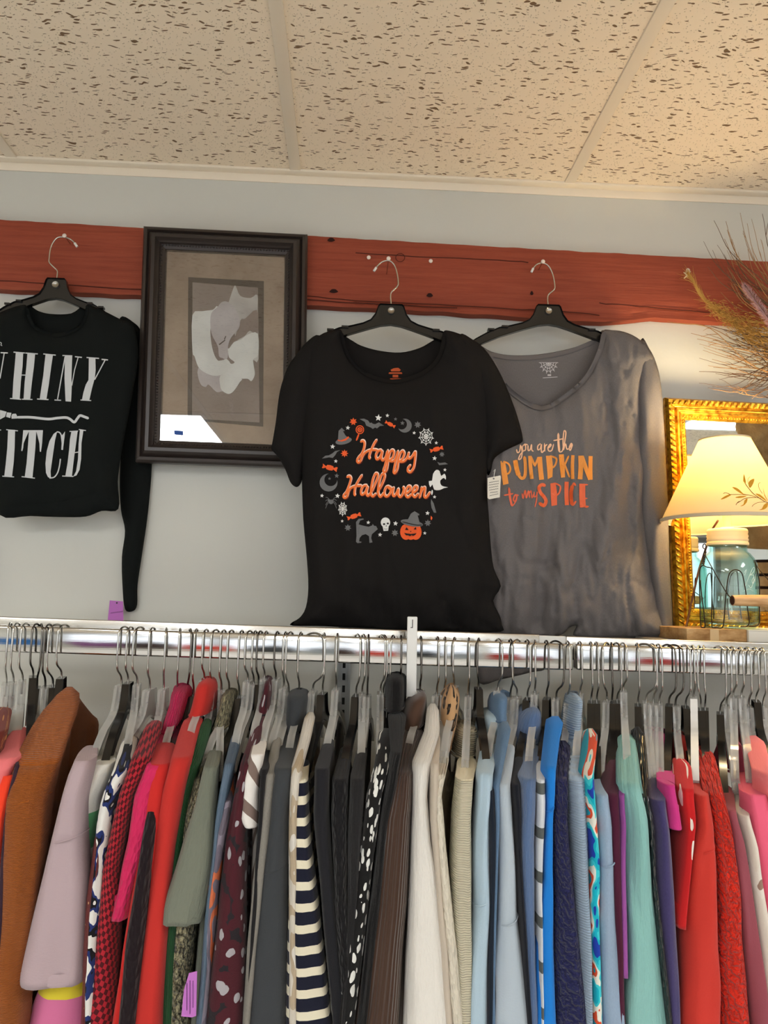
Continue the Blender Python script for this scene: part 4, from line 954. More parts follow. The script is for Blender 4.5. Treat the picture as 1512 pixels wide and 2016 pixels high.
# ================================================================ JAR LAMP
YL = 1.50
LC = U(1437, 1235, YL); cx_, cy_ = LC.x, YL
def zpx(py, y=YL): return U(1437, py, y).z
def rr(px): return px*YL/FPX*1.0
lamp = thing('table_lamp', (cx_, cy_, zct), 'lit table lamp with aqua glass jar base and cream shade painted with leaves', 'lamp')
def m_jar():
    m = bpy.data.materials.new('aqua_glass'); m.use_nodes = True; nt = m.node_tree; nt.nodes.clear(); N = nt.nodes
    lw = N.new('ShaderNodeLayerWeight'); lw.inputs[0].default_value = .35
    mc = N.new('ShaderNodeMix'); mc.data_type = 'RGBA'; mc.inputs[6].default_value = (.90, .965, .945, 1); mc.inputs[7].default_value = (.62, .84, .79, 1)
    tr = N.new('ShaderNodeBsdfTransparent'); gl = N.new('ShaderNodeBsdfGlossy'); gl.inputs['Roughness'].default_value = .03
    pw_ = N.new('ShaderNodeMath'); pw_.operation = 'POWER'; pw_.inputs[1].default_value = 3.0; fz = N.new('ShaderNodeMath'); fz.operation = 'MULTIPLY_ADD'; fz.inputs[1].default_value = .5; fz.inputs[2].default_value = .045; nt.links.new(lw.outputs['Facing'], pw_.inputs[0]); nt.links.new(pw_.outputs[0], fz.inputs[0]); mx = N.new('ShaderNodeMixShader'); o = N.new('ShaderNodeOutputMaterial')
    nt.links.new(lw.outputs['Facing'], mc.inputs[0]); nt.links.new(mc.outputs[2], tr.inputs[0]); nt.links.new(fz.outputs[0], mx.inputs[0]); nt.links.new(tr.outputs[0], mx.inputs[1]); nt.links.new(gl.outputs[0], mx.inputs[2]); nt.links.new(mx.outputs[0], o.inputs[0]); return m
M_JAR = m_jar()
M_LID = mat('zinc_lid', (226, 212, 176), .5, .2)
zb_, zn = zct+.0005, zpx(1086)
out = [(.001, zb_), (rr(44), zb_), (rr(52), zb_+.004), (rr(55.5), zb_+.012), (rr(55.5), zpx(1130)), (rr(54), zpx(1112)), (rr(49), zpx(1100)), (rr(41), zpx(1090)), (rr(36), zn), (rr(36), zpx(1074))]
inn = [(r-.0028 if r > .004 else .001, z+(.006 if i < 3 else 0)) for i, (r, z) in enumerate(out)]
lathe('glass_jar', out+inn[::-1], (cx_, cy_), M_JAR, lamp, 64)
lp = [(.001, zpx(1066)), (rr(34), zpx(1072)), (rr(36.5), zpx(1073)), (rr(37), zpx(1073))]
lid = [(rr(36.6), zpx(1075)), (rr(39.5), zpx(1074)), (rr(40), zpx(1070)), (rr(38), zpx(1067)), (rr(39.5), zpx(1063)), (rr(38), zpx(1060)), (rr(39.3), zpx(1056)), (rr(37.8), zpx(1052)), (rr(39), zpx(1048)), (rr(38), zpx(1044)), (rr(36), zpx(1042)), (rr(15), zpx(1041)), (rr(12), zpx(1038)), (.001, zpx(1038))]
lathe('jar_lid', lid, (cx_, cy_), M_LID, lamp, 56)
lathe('lamp_stem', [(rr(9.5), zpx(1040)), (rr(8.5), zpx(1036)), (rr(8.5), zpx(1000)), (rr(10), zpx(996)), (rr(10), zpx(960)), (.001, zpx(960))], (cx_, cy_), M_LID, lamp, 28)
M_BULB = m_emit('bulb_glow', (255, 214, 140), 40)
lathe('bulb', [(rr(7), zpx(960)), (rr(9), zpx(950)), (rr(19), zpx(930)), (rr(21), zpx(918)), (rr(17), zpx(905)), (rr(8), zpx(898)), (.0005, zpx(896))], (cx_, cy_), M_BULB, lamp, 24)
ld = bpy.data.lights.new('bulb_light', 'POINT'); ld.energy = BULB_POWER; ld.color = (1, .80, .50); ld.shadow_soft_size = .03
lo_ = bpy.data.objects.new('bulb_light', ld); COL.objects.link(lo_); lo_.parent = lamp; lo_.location = Vector((cx_, cy_, zpx(884)))-lamp.location
def m_shade():
    m = bpy.data.materials.new('lamp_shade_linen'); m.use_nodes = True; nt = m.node_tree; nt.nodes.clear(); N = nt.nodes
    d = N.new('ShaderNodeBsdfDiffuse'); d.inputs[0].default_value = lin((232, 220, 190))+(1,); t = N.new('ShaderNodeBsdfTranslucent'); t.inputs[0].default_value = lin((252, 236, 190))+(1,)
    mx = N.new('ShaderNodeMixShader'); mx.inputs[0].default_value = .4; o = N.new('ShaderNodeOutputMaterial')
    nt.links.new(d.outputs[0], mx.inputs[1]); nt.links.new(t.outputs[0], mx.inputs[2]); nt.links.new(mx.outputs[0], o.inputs[0]); return m
M_SHADE = m_shade(); M_SHTRIM = mat('shade_trim', (206, 190, 160), .8)
zs0, zs1 = zpx(1027), zpx(866); rb, rt = rr(127), rr(49)
so = lathe('lamp_shade', [(rb, zs0), (rb+(rt-rb)*.5, (zs0+zs1)/2), (rt, zs1), (rt-.001, zs1+.0004), (rt-.0012, zs1-.0002), (rb-.0012, zs0)], (cx_, cy_), M_SHADE, lamp, 72, closed=True)
M_TR = M_SHTRIM
lathe('shade_trim', [(rb+.0003, zs0+.006), (rb+.0012, zs0+.005), (rb+.0014, zs0-.0005), (rb-.0022, zs0-.0008), (rb-.0022, zs0+.005)], (cx_, cy_), M_TR, lamp, 72, closed=True)
lathe('shade_trim', [(rt-.0003+.0012, zs1-.003), (rt+.0012, zs1+.001), (rt-.002, zs1+.001), (rt-.002, zs1-.003)], (cx_, cy_), M_TR, lamp, 48, closed=True)
# painted leaves
N_ = 90; bv = []; bf = []
for i in range(N_):
    a = 2*math.pi*i/N_
    bv += [(cx_+rb*math.cos(a), cy_+rb*math.sin(a), zs0), (cx_+rt*math.cos(a), cy_+rt*math.sin(a), zs1)]
bf = [(2*i, (2*i+2) % (2*N_), (2*i+3) % (2*N_), 2*i+1) for i in range(N_)]
SURF['shade'] = BVHTree.FromPolygons(bv, bf); SURFY['shade'] = YL-.1
def c5(P): return [(1380+x*.1289, 820+y*.1289) for x, y in P]
lv = [fill_vf('shade', c5(P), .0008, 2) for P in ([(300, 1265), (360, 1220), (430, 1190), (470, 1190), (420, 1225), (350, 1258)], [(475, 1078), (545, 1090), (600, 1130), (650, 1180), (720, 1195), (640, 1188), (560, 1145)], [(520, 1235), (600, 1215), (700, 1215), (650, 1235), (580, 1245)],
  [(655, 875), (680, 960), (685, 1020), (665, 1010), (645, 980)], [(735, 1080), (725, 1020), (750, 975), (815, 950), (800, 1020), (760, 1085)], [(600, 1370), (650, 1340), (665, 1280), (710, 1250), (700, 1310), (650, 1360)], [(830, 1180), (900, 1190), (970, 1250), (1010, 1300), (930, 1250)],
  [(880, 1430), (930, 1410), (960, 1350), (1020, 1315), (1015, 1380), (960, 1420)], [(950, 1090), (970, 1180), (1010, 1260), (1020, 1290), (970, 1210)])]
o = layer('painted_leaves', lv, mat('leaf_ochre', (206, 150, 40), .7), lamp)
ln = [ribbon_vf('shade', c5(P), w_, .0010) for P, w_ in (([(340, 1180), (370, 1165), (430, 1180), (440, 1192), (600, 1192), (760, 1205), (860, 1240)], 1.0), ([(665, 1010), (740, 1110), (810, 1185), (960, 1290), (1060, 1330)], 1.3), ([(535, 1355), (545, 1330), (600, 1295), (680, 1250), (840, 1236), (920, 1255)], 1.1),
  ([(780, 1380), (800, 1350), (870, 1315), (980, 1305)], .9), ([(910, 1005), (880, 1030), (890, 1100), (940, 1180)], .8), ([(755, 915), (715, 965), (735, 1060)], .7), ([(550, 1318), (600, 1292)], 2.0))]
layer('painted_stems', ln, mat('stem_brown', (120, 88, 44), .7), lamp)
# raised script on the jar
N_ = 72; bv = []; rj = rr(55.5)
for i in range(N_):
    a = 2*math.pi*i/N_; bv += [(cx_+rj*math.cos(a), cy_+rj*math.sin(a), zct), (cx_+rj*math.cos(a), cy_+rj*math.sin(a), zpx(1112))]
bf = [(2*i, (2*i+2) % (2*N_), (2*i+3) % (2*N_), 2*i+1) for i in range(N_)]
SURF['jar'] = BVHTree.FromPolygons(bv, bf); SURFY['jar'] = YL-.05
def c6(P): return [(1330+x*.1389, 1010+y*.1389) for x, y in P]
sc_ = [ribbon_vf('jar', c6(P), .9, .0006) for P in ([(970, 850), (1005, 800), (985, 870), (970, 880)], [(985, 1040), (1030, 930), (1090, 790), (1115, 770), (1110, 830), (1060, 880), (1100, 880), (1110, 950), (1070, 1060), (1035, 1020)], [(1110, 900), (1085, 960), (1100, 1000), (1125, 930)], [(1125, 980), (1135, 860)], [(960, 1110), (1040, 1080), (1110, 1110)])]
layer('embossed_script', sc_, mat('glass_script', (214, 236, 226), .2), lamp)
tube('power_cord', [U(a, b, y) for (a, b), y in zip(c6([(600, 110), (530, 215), (430, 500), (335, 790), (240, 1200), (175, 1500), (140, 1660), (128, 1750)]), (1.52, 1.55, 1.565, 1.565, 1.56, 1.55, 1.53, 1.50))], .0022, mat('cord_brown', (96, 56, 36), .5), lamp, 8)
# wire carrier around the jar
M_WIRE = mat('dark_wire', (58, 46, 34), .45, .7)
cr_ = thing('wire_jar_carrier', (cx_, cy_, zct), 'dark wire carrier with a wooden handle around the jar', 'jar carrier')
def wire(P, back=False, rad=.064, r=.0011, name='wire_frame'):
    out = []
    for a, b in catmull([(p[0], p[1], 0) for p in c6(P)], 4) and [(q.x, q.y) for q in catmull([(p[0], p[1], 0) for p in c6(P)], 4)]:
        y = YL
        for _ in range(3):
            x = U(a, b, y).x-cx_; dd = max(0, rad*rad-x*x); y = YL+(1 if back else -1)*math.sqrt(dd)
        q = U(a, b, y); q.z = max(q.z, zct+r); out.append(q)
    return tube_vf(out, r, 6)
ws = [wire([(430, 520), (388, 490), (395, 445), (425, 445), (430, 500), (402, 570), (392, 650), (400, 735), (440, 765), (490, 775), (515, 830), (515, 1200), (512, 1580), (560, 1640), (640, 1635), (682, 1560), (710, 1200), (750, 900), (800, 820), (870, 806), (940, 855), (975, 1000), (1000, 1150), (1020, 1350), (1045, 1540), (1010, 1605), (920, 1612)]),
      wire([(400, 735), (352, 775), (340, 900), (345, 1300), (360, 1600), (390, 1640), (418, 1600), (400, 1400), (362, 1100), (350, 950)]),
      wire([(1130, 700), (1165, 860), (1188, 1000), (1190, 1400), (1185, 1560), (1130, 1605), (1040, 1608)]),
      wire([(540, 1500), (548, 1000), (560, 900)], True), wire([(760, 1510), (735, 1200), (780, 900), (860, 830), (880, 900), (910, 1300), (935, 1500)], True), wire([(760, 1600), (800, 1635), (900, 1640)], True)]
for V, F in ws: mesh('wire_loop', V, F, M_WIRE, cr_)
tw = []
for ph in (0, math.pi):
    P = []
    for i in range(40):
        t = i/39; a, b = c6([(425-30*t, 540+180*t)])[0]; q = U(a, b, YL-.02); P.append(q+Vector((.0014*math.cos(t*22+ph), .0014*math.sin(t*22+ph), 0)))
    tw.append(tube_vf(P, .0011, 6))
V, F = join_vf(tw); mesh('wire_twist', V, F, M_WIRE, cr_)
HY = 1.418
h0 = U(1442, 1182, HY); h1 = h0+Vector((.115, 0.0, .001)); P = [h0.lerp(h1, i/12) for i in range(13)]
def grain(c, base):
    n = noise_tex(c, coord(c, 'Object', scale=(2, 12, 12)), 12, 3); setc(c, ramp(c, n, [(.3, (188, 144, 96)), (.7, (226, 186, 138))]))
tube('handle_grip', P, [.0096+.0014*math.sin(math.pi*i/12) for i in range(13)], mat('handle_wood', (208, 166, 118), .5, pat=grain), cr_, 20)
tube('handle_end', [h0-Vector((.0012, 0, 0)), h0+Vector((.0002, 0, 0))], .0085, mat('handle_end_dark', (70, 40, 26), .7), cr_, 20)
pw = [U(a, b, y) for (a, b), y in zip(c6([(400, 560), (520, 780), (700, 1095), (790, 1210), (830, 1228)]), (YL-.03, 1.45, 1.43, HY, HY))]
V1 = tube_vf(catmull(pw, 4), .0010, 6)
mx_ = lambda v: Vector((2*(h0.x+.0575)-v.x, v.y, v.z))
V2 = tube_vf([U(1487, 1110, YL-.03), U(1500, 1128, 1.455), U(1530, 1160, 1.43), h1+Vector((.01, 0, .004)), h1], .0010, 6)
V, F = join_vf([V1, V2]); mesh('handle_wire', V, F, M_WIRE, cr_)

# ================================================================ DRIED BRANCHES
br = thing('dried_branch_swag', U(1560, 660, BF-.06), 'swag of bare brown twigs and dried golden grass hanging at the top right', 'dried branches')
M_TWIG = mat('twig_brown', (96, 70, 52), .8); M_TWIG2 = mat('twig_tan', (158, 120, 78), .8); M_STRAW = mat('straw_gold', (196, 152, 78), .8)
rnd = random.Random(5)
def twig(P, r0, m, name, y0, y1, kids=2):
    C = catmull([(a, b, 0) for a, b in P], 5); n = len(C); parts = []
    ph = rnd.uniform(0, 9)
    Q = [U(p.x+1.2*math.sin(i*.9+ph), p.y+1.2*math.cos(i*.7+ph), y0+(y1-y0)*i/n) for i, p in enumerate(C)]
    parts.append(tube_vf(Q, [r0*(1-.75*i/n) for i in range(n)], 5))
    for k in range(kids):
        i = rnd.randint(n//4, n-4); d = (Q[min(i+2, n-1)]-Q[i]).normalized(); ln = rnd.uniform(.012, .04)
        off = Vector((rnd.uniform(-.3, .2), rnd.uniform(-.3, .3), rnd.uniform(-.7, .7)))
        e = Q[i]+(d+off).normalized()*ln; parts.append(tube_vf([Q[i], Q[i].lerp(e, .5)+Vector((0, 0, .002)), e], [r0*.5, r0*.4, r0*.2], 4))
    V, F = join_vf(parts); return mesh(name, V, F, m, br)
low = [(1314, 632), (1321, 634), (1386, 683), (1395, 720), (1430, 760), (1443, 771), (1469, 775), (1489, 777), (1402, 706), (1360, 655), (1372, 668), (1410, 735), (1385, 690), (1404, 668), (1420, 690), (1430, 700), (1440, 735), (1400, 640), (1425, 650), (1378, 640)]
for i, (x, y) in enumerate(low*1+[(rnd.uniform(1375, 1470), rnd.uniform(650, 770)) for _ in range(26)]):
    bx_, by_ = 1600+rnd.uniform(-10, 30), 705+rnd.uniform(-40, 40)
    sag = rnd.uniform(.15, .35)
    P = [(bx_, by_), (x+(bx_-x)*.6, by_+(y-by_)*.25+sag*40), (x+(bx_-x)*.28, y+sag*70*(1 if y < 720 else .3)), (x, y)]
    twig(P, .0011+rnd.uniform(0, .0006), M_TWIG if rnd.random() < .65 else M_TWIG2, 'twig', BF-.05, BF-.05-rnd.uniform(-.02, .06))
up = [(1386, 476), (1406, 433), (1428, 436), (1458, 420), (1412, 481), (1402, 493), (1432, 525), (1393, 524), (1440, 470), (1470, 440), (1480, 430), (1445, 500), (1500, 420), (1425, 470), (1450, 560), (1420, 575)]
for i, (x, y) in enumerate(up+[(rnd.uniform(1425, 1510), rnd.uniform(440, 560)) for _ in range(20)]):
    bx_, by_ = 1590+rnd.uniform(-10, 30), 690+rnd.uniform(-50, 20)
    P = [(bx_, by_), (x+(bx_-x)*.55, y+(by_-y)*.62), (x+(bx_-x)*.16, y+(by_-y)*.3), (x, y)]
    twig(P, .0011+rnd.uniform(0, .0005), M_TWIG if rnd.random() < .5 else M_TWIG2, 'twig', BF-.05, BF-.04-rnd.uniform(-.02, .06))
for i in range(26):
    e = rnd.uniform(0, 1); sp_ = rnd.uniform(-1, 1)
    P = [(1353+rnd.uniform(-2, 2), 537), (1366+sp_*2, 556), (1388+sp_*6, 590+sp_*4), (1425+sp_*14+10, 630+sp_*14), (1475+sp_*8, 655+sp_*26), (1560, 680+sp_*40)]
    twig(P[::-1], .0009, M_STRAW, 'grass_stalk', BF-.05, BF-.02, 5)
fr_ = []
for i in range(1100):
    t = rnd.random()**.7; x = 1385+t*135; y = 595+t*85+rnd.gauss(0, 6+16*t); a = rnd.uniform(-.4, 1.0); ln = rnd.uniform(4, 12); yy = BF-.03-rnd.uniform(0, .04)
    fr_.append(tube_vf([U(x, y, yy), U(x+ln*math.cos(a), y+ln*math.sin(a), yy)], [.0009, .0003], 3))
V, F = join_vf(fr_); o = mesh('grass_seed', V, F, M_STRAW, br); o['kind'] = 'stuff'
pl = []
for i in range(900):
    t = rnd.random(); c0 = Vector((1466+t*60, 562+t*84, 0)); a = rnd.uniform(0, 6.28); w_ = 11*math.sin(min(1, t*3+.25)*1.57)
    p0 = U(c0.x, c0.y, BF-.10); p1 = U(c0.x+w_*math.cos(a)-4, c0.y+w_*math.sin(a)-4, BF-.10+.01*math.sin(a*3)); pl.append(tube_vf([p0, p1], [.0004, .0001], 3))
V, F = join_vf(pl); o = mesh('plume', V, F, mat('plume_pink', (190, 150, 152), .9), br); o['kind'] = 'stuff'; o['label'] = 'fluffy pinkish grass plume'
tube('plume_stem', [U(1466, 562, BF-.1), U(1530, 650, BF-.1), U(1570, 700, BF-.07)], .0010, M_TWIG2, br, 6)
kn = [tube_vf(catmull([U(1354+4*math.cos(a), 540+7*math.sin(a)-2, BF-.016-.004*math.cos(a)) for a in (0, 1.2, 2.4, 3.6, 4.8, 6.0)], 3), .0012, 5), tube_vf([U(1347, 548, BF-.02), U(1360, 534, BF-.02)], .0012, 5), tube_vf([U(1346, 536, BF-.02), U(1358, 546, BF-.02)], .0012, 5)]
V, F = join_vf(kn); mesh('raffia_tie', V, F, mat('raffia', (214, 196, 160), .8), br)

# banded pale logs standing to the right, outside the frame, seen only in the gold mirror
lg = thing('log_bundle', (1.14, 1.16, 0), 'bundle of pale banded logs reflected in the gold mirror', 'logs')
def bark(c, base):
    n = noise_tex(c, coord(c, 'Object'), 30, 4); setc(c, ramp(c, n, [(.3, (176, 150, 108)), (.7, (226, 204, 160))])); tobump(c, n, .004, .8)
M_BARK = mat('bark_pale', (150, 128, 90), .85, pat=bark); M_BAND = mat('band_dark', (44, 26, 20), .8)
for i in range(6):
    x0_, y0_ = 1.17+.062*i, 1.12+.03*(i % 2); P = catmull([(x0_-.02, y0_, .0), (x0_, y0_, .8), (x0_+.01, y0_, 1.4), (x0_+.05*math.sin(i), y0_, 1.72)], 8)
    lgm = tube('log', P, .027, M_BARK, lg, 14)
    for k in range(9):
        zz = 1.30+.055*k+.012*(i % 3); q = min(P, key=lambda p: abs(p.z-zz)); mesh('band', *tube_vf([q-Vector((0, 0, .004)), q+Vector((0, 0, .004))], .029, 14), M_BAND, lgm)
def crump(c, base):
    n = noise_tex(c, coord(c, 'Object'), 14, 5, .6); setc(c, ramp(c, n, [(.3, (176, 140, 96)), (.7, (226, 196, 148))])); tobump(c, n, .02, 1)
V = []; F = []; K_ = 40
for i in range(K_+1):
    for j in range(K_+1):
        u, v = i/K_, j/K_; q = noise.noise(Vector((u*5, v*5, 2)))*.05+noise.noise(Vector((u*14, v*14, 5)))*.018
        V.append((1.13+.75*u, 1.08-.10*math.sin(u*3.1)+q, 1.76+.42*v))
for i in range(K_):
    for j in range(K_): a = i*(K_+1)+j; F.append((a, a+1, a+K_+2, a+K_+1))
n0 = len(V); V += [(x, y-.012, z) for x, y, z in V]; F += [tuple(k+n0 for k in reversed(q)) for q in F]
bd = [i*(K_+1) for i in range(K_+1)]+[K_*(K_+1)+j for j in range(1, K_+1)]+[i*(K_+1)+K_ for i in range(K_-1, -1, -1)]+[j for j in range(K_-1, 0, -1)]
F += [(a, b, b+n0, a+n0) for a, b in zip(bd, bd[1:]+bd[:1])]
o = mesh('burlap_drape', V, F, mat('burlap', (150, 120, 80), .95, pat=crump)); tag(o, 'crumpled tan burlap above the logs, reflected in the gold mirror', 'fabric')
# ================================================================ HANGERS AND CLOTHES ON THE RAIL
HB = {}
def rack_hanger(hx, nx, ny, kind, label, S=None):
    """hook crosses the lower rail edge at photo x = hx, enters the hanger at (nx, ny)"""
    N = U(nx, ny, RAIL); fx = U(hx, 1295, RAIL-.020); rz = railz(N.x)+.0022
    if S is None: S = U(nx, ny+60, RAIL-.2)
    d = Vector((S.x-N.x, S.y-N.y, 0)).normalized(); rot = math.atan2(d.y, d.x)
    t = thing('clothes_hanger', N, label, 'hanger', 'clear plastic hangers on the rail' if kind == 'c' else 'dark plastic hangers on the rail' if kind == 'k' else None, rot)
    key = kind
    m = {'c': M_CLEAR, 'k': M_BLACKPL, 'w': M_WHITEPL}[kind]
    if key not in HB:
        V, F = hanger_vf(.0115, .0038, .98, False)
        o = mesh('hanger_body', V, F, m, t, local=True, sharp=.5); HB[key] = o
    else:
        o = HB[key].copy(); COL.objects.link(o); o.parent = t
    dx = fx.x-N.x; h = rz-N.z; r = .0205
    P = [Vector((0, 0, -.022)), Vector((0, 0, .004)), Vector((dx*.15, -r*.25, h*.16)), Vector((dx*.75, -r*.85, h*.27)), Vector((dx, -r, h*.42)), Vector((dx*1.02, -r, h*.72))]
    for i in range(1, 8):
        a = math.pi*i/8; P.append(Vector((dx*math.cos(a), -r*math.cos(a), h-.012+.0135*math.sin(a))))
    P += [Vector((-dx, r, h-.022)), Vector((-dx, r, h-.034))]
    c_, s_ = math.cos(-rot), math.sin(-rot)
    P = [Vector((p.x*c_-p.y*s_, p.x*s_+p.y*c_, p.z)) for p in catmull(P, 4)]
    V, F = tube_vf(P, .0017, 8); mesh('hook', V, F, M_CHROME if (int(hx) % 5) else M_CHROMED, t, local=True)
    return t

def ss(t): t = max(0, min(1, t)); return t*t*(3-2*t)
def garment(name, label, cat, tr, hook, ysh, m, sleeve=2130, collar=None, u0=.45, dip=.05, m2=None, amp=1.0, yend=2140, wb=None, sm=None, depth=.2, cuff=None, bodytr=None, seam=None, group='clothes on the hang rail', far=.8):
    """tr: (photo y, left x, right x) of the edge nearest the viewer; hook = (nx, ny)"""
    N = U(hook[0], hook[1], RAIL); seed = random.uniform(0, 90)
    y0 = tr[0][0]; D = depth
    def pt(tr_, y, Y): return U((interp(tr_, y, 1)+interp(tr_, y, 2))/2, y, Y)
    def wd(tr_, y, Y): return (interp(tr_, y, 2)-interp(tr_, y, 1))/2*Y/FPX
    bt = bodytr or tr
    def ridge(u):
        if u >= u0: s = (u-u0)/(1-u0); T = pt(tr, y0+(ysh-y0)*s, RAIL-D*u); return T, wd(tr, y0+(ysh-y0)*s, RAIL-D*u)
        T = pt(tr, y0, RAIL-D*u0); q = u/u0; X = N.x+(T.x-N.x)*q
        return Vector((X, RAIL-D*u, T.z-dip*(1-q*q))), wd(tr, y0, RAIL-D*u0)
    Yn = RAIL-D
    Pn0 = pt(tr, ysh, Yn); zend = pt(tr, yend, Yn).z
    NT, NV = 56, 44; V = []; uv = []; F = []
    ys = [ysh+(yend-ysh)*((j/NV)**1.15) for j in range(NV+1)]
    per = 2*(2*D+.04)
    wob = noise.noise(Vector((seed, 1, 1)))
    for j, y in enumerate(ys):
        Pn = pt(bt, y, Yn); wn = wd(bt, y, Yn); vz = (Pn0.z-Pn.z)/(Pn0.z-zend)
        if j == 0: vz = 0
        cv = math.sqrt(min(1, vz/.03)) if j else 0.0
        for i in range(NT):
            t = 2*math.pi*i/NT; cu = math.cos(t); u = math.copysign(abs(cu)**.8, cu); sd = math.copysign(abs(math.sin(t))**.55, math.sin(t))
            T, wT = ridge(abs(u)); x = T.x if u >= 0 else 2*N.x-T.x
            if u < 0: x = N.x+(N.x-T.x)*far
            dxl = (Pn.x-Pn0.x)
            x += dxl*(1 if u > .9 else (.35+.65*ss((u+.2)/1.1)))
            z = T.z+(zend-T.z)*vz
            g = .40+.60*ss((u-.15)/.7) if u > 0 else .40
            wmax = wn*(wb if (wb and sleeve) else 1.0)
            th = wmax*g*cv
            k_ = min(1, vz*5)
            fo = amp*(.010*noise.noise(Vector((u*3.2+seed, z*2.2, seed)))*k_*(.3+.7*vz)+.0045*noise.noise(Vector((u*9+seed, z*3.0, seed+sd*.2)))*k_)
            fo *= min(1, wn/.015)
            Y = RAIL-u*(D+.012*vz+(-.018 if sleeve else 0))
            V.append((x+sd*th+fo*(1-.6*ss((u-.75)*4)), Y, z)); uv.append(((i/NT)*per, Pn0.z-z+(.04 if u < 0 else 0)))
    for j in range(NV):
        for i in range(NT):
            a = j*NT+i; b = j*NT+(i+1) % NT; F.append((a, a+NT, b+NT, b))
    root = thing(name, (N.x, RAIL, zend), label, cat, group)
    # the uv seam sits on the far side
    V2 = [V[(k//NT)*NT+((k % NT)+NT//2) % NT] for k in range(len(V))]; uv2 = [((k % NT)/NT*per, uv[(k//NT)*NT+((k % NT)+NT//2) % NT][1]) for k in range(len(V))]
    Fs = []; Vs = []; us = []
    for j in range(NV+1):
        row = V2[j*NT:(j+1)*NT]; ur = uv2[j*NT:(j+1)*NT]
        Vs += row+[row[0]]; us += ur+[(per, ur[0][1])]
    n1 = NT+1
    for j in range(NV):
        for i in range(NT): a = j*n1+i; Fs.append((a, a+n1, a+n1+1, a+1))
    # inner lining just inside the hem so the hem is not an open shell
    mesh('garment_body', Vs, Fs, m, root, uv=us)
    if sleeve:
        ms = sm or m; hem = sleeve; L_ = 40; K = 24; V = []; uv = []; F = []
        a0 = y0; ny_ = 10
        ysl = [a0+(ysh-a0)*q/ny_ for q in range(ny_)]+[ysh+(hem-ysh)*(q/(L_-ny_)) for q in range(L_-ny_+1)]
        for j, y in enumerate(ysl):
            uu = u0+(1-u0)*min(1, (y-y0)/max(1, ysh-y0)); Ya = RAIL-D*uu-.012*uu
            P = pt(tr, y, Ya); w_ = wd(tr, y, Ya)
            s_c = (y-a0)/14; cap = math.sqrt(max(0, 1-(1-min(1, s_c))**2)) if s_c < 1 else 1
            if j == 0: cap = .05
            dep = (.026+.010*ss((y-ysh)/60)-.006*j/L_)*cap
            w2 = w_*(.45+.55*cap)
            for k in range(K):
                a = 2*math.pi*k/K; c_, s_ = math.cos(a), math.sin(a)
                q = .16*noise.noise(Vector((c_*1.3+seed, s_*1.3, P.z*9+seed)))*cap*amp
                fr1 = .0022*amp*noise.noise(Vector((c_*2.2+seed, s_*2.2, P.z*5)))*min(1, w_/.012)*ss((y-y0)/80)
                V.append((P.x+w2*(1+q*.3)*math.copysign(abs(c_)**.8, c_)+.0015*amp*noise.noise(Vector((seed, P.z*14, 3))), P.y-dep*(1+q)*math.copysign(abs(s_)**.8, s_)+fr1*2, P.z)); uv.append((k/K*.16, Pn0.z-P.z))
        base = L_*K
        Pe = pt(tr, hem, Yn-.012)
        for r_, up_ in ((.86, .0015), (.8, .03)):
            for k in range(K):
                p = V[base+k]; V.append((Pe.x+(p[0]-Pe.x)*r_, Pe.y+(p[1]-Pe.y)*r_, p[2]+up_)); uv.append((k/K*.16, Pn0.z-p[2]))
        for j in range(L_+2):
            for k in range(K): a = j*K+k; b = j*K+(k+1) % K; F.append((a, b, b+K, a+K))
        F.append(tuple((L_+2)*K+k for k in range(K)))
        F.append(tuple(range(K-1, -1, -1)))
        so = mesh('sleeve', V, F, ms, root, uv=uv)
        if cuff:                                # ribbed or stitched cuff band just above the hem
            V = []; F = []; uv = []; R_ = 6
            for j in range(R_+1):
                y = hem-cuff+cuff*j/R_; P = pt(tr, y, Yn-.012); w_ = wd(tr, y, Yn-.012); e = .0012 if 0 < j < R_ else -.0004
                for k in range(K*2):
                    a = math.pi*k/K; c_, s_ = math.cos(a), math.sin(a)
                    V.append((P.x+(w_+e)*math.copysign(abs(c_)**.8, c_), P.y-(.027+e)*math.copysign(abs(s_)**.8, s_), P.z)); uv.append((k/K*.08, j*.01))
            for j in range(R_):
                for k in range(2*K): a = j*2*K+k; b = j*2*K+(k+1) % (2*K); F.append((a, b, b+2*K, a+2*K))
            mesh('cuff', V, F, ms, root, uv=uv)
    if seam:                                    # armhole or panel seam seen as a raised line
        P = pt(tr, seam, Yn-.012); w_ = wd(tr, seam, Yn-.012); dp = .036 if sleeve else .02
        ring = [(P.x+(w_+.0006)*math.cos(a), P.y-(dp+.0)*math.sin(a), P.z+.006*math.cos(a)) for a in [math.pi*k/10 for k in range(11)]]
        tube('seam', ring, .0011, sm or m, root, 5)
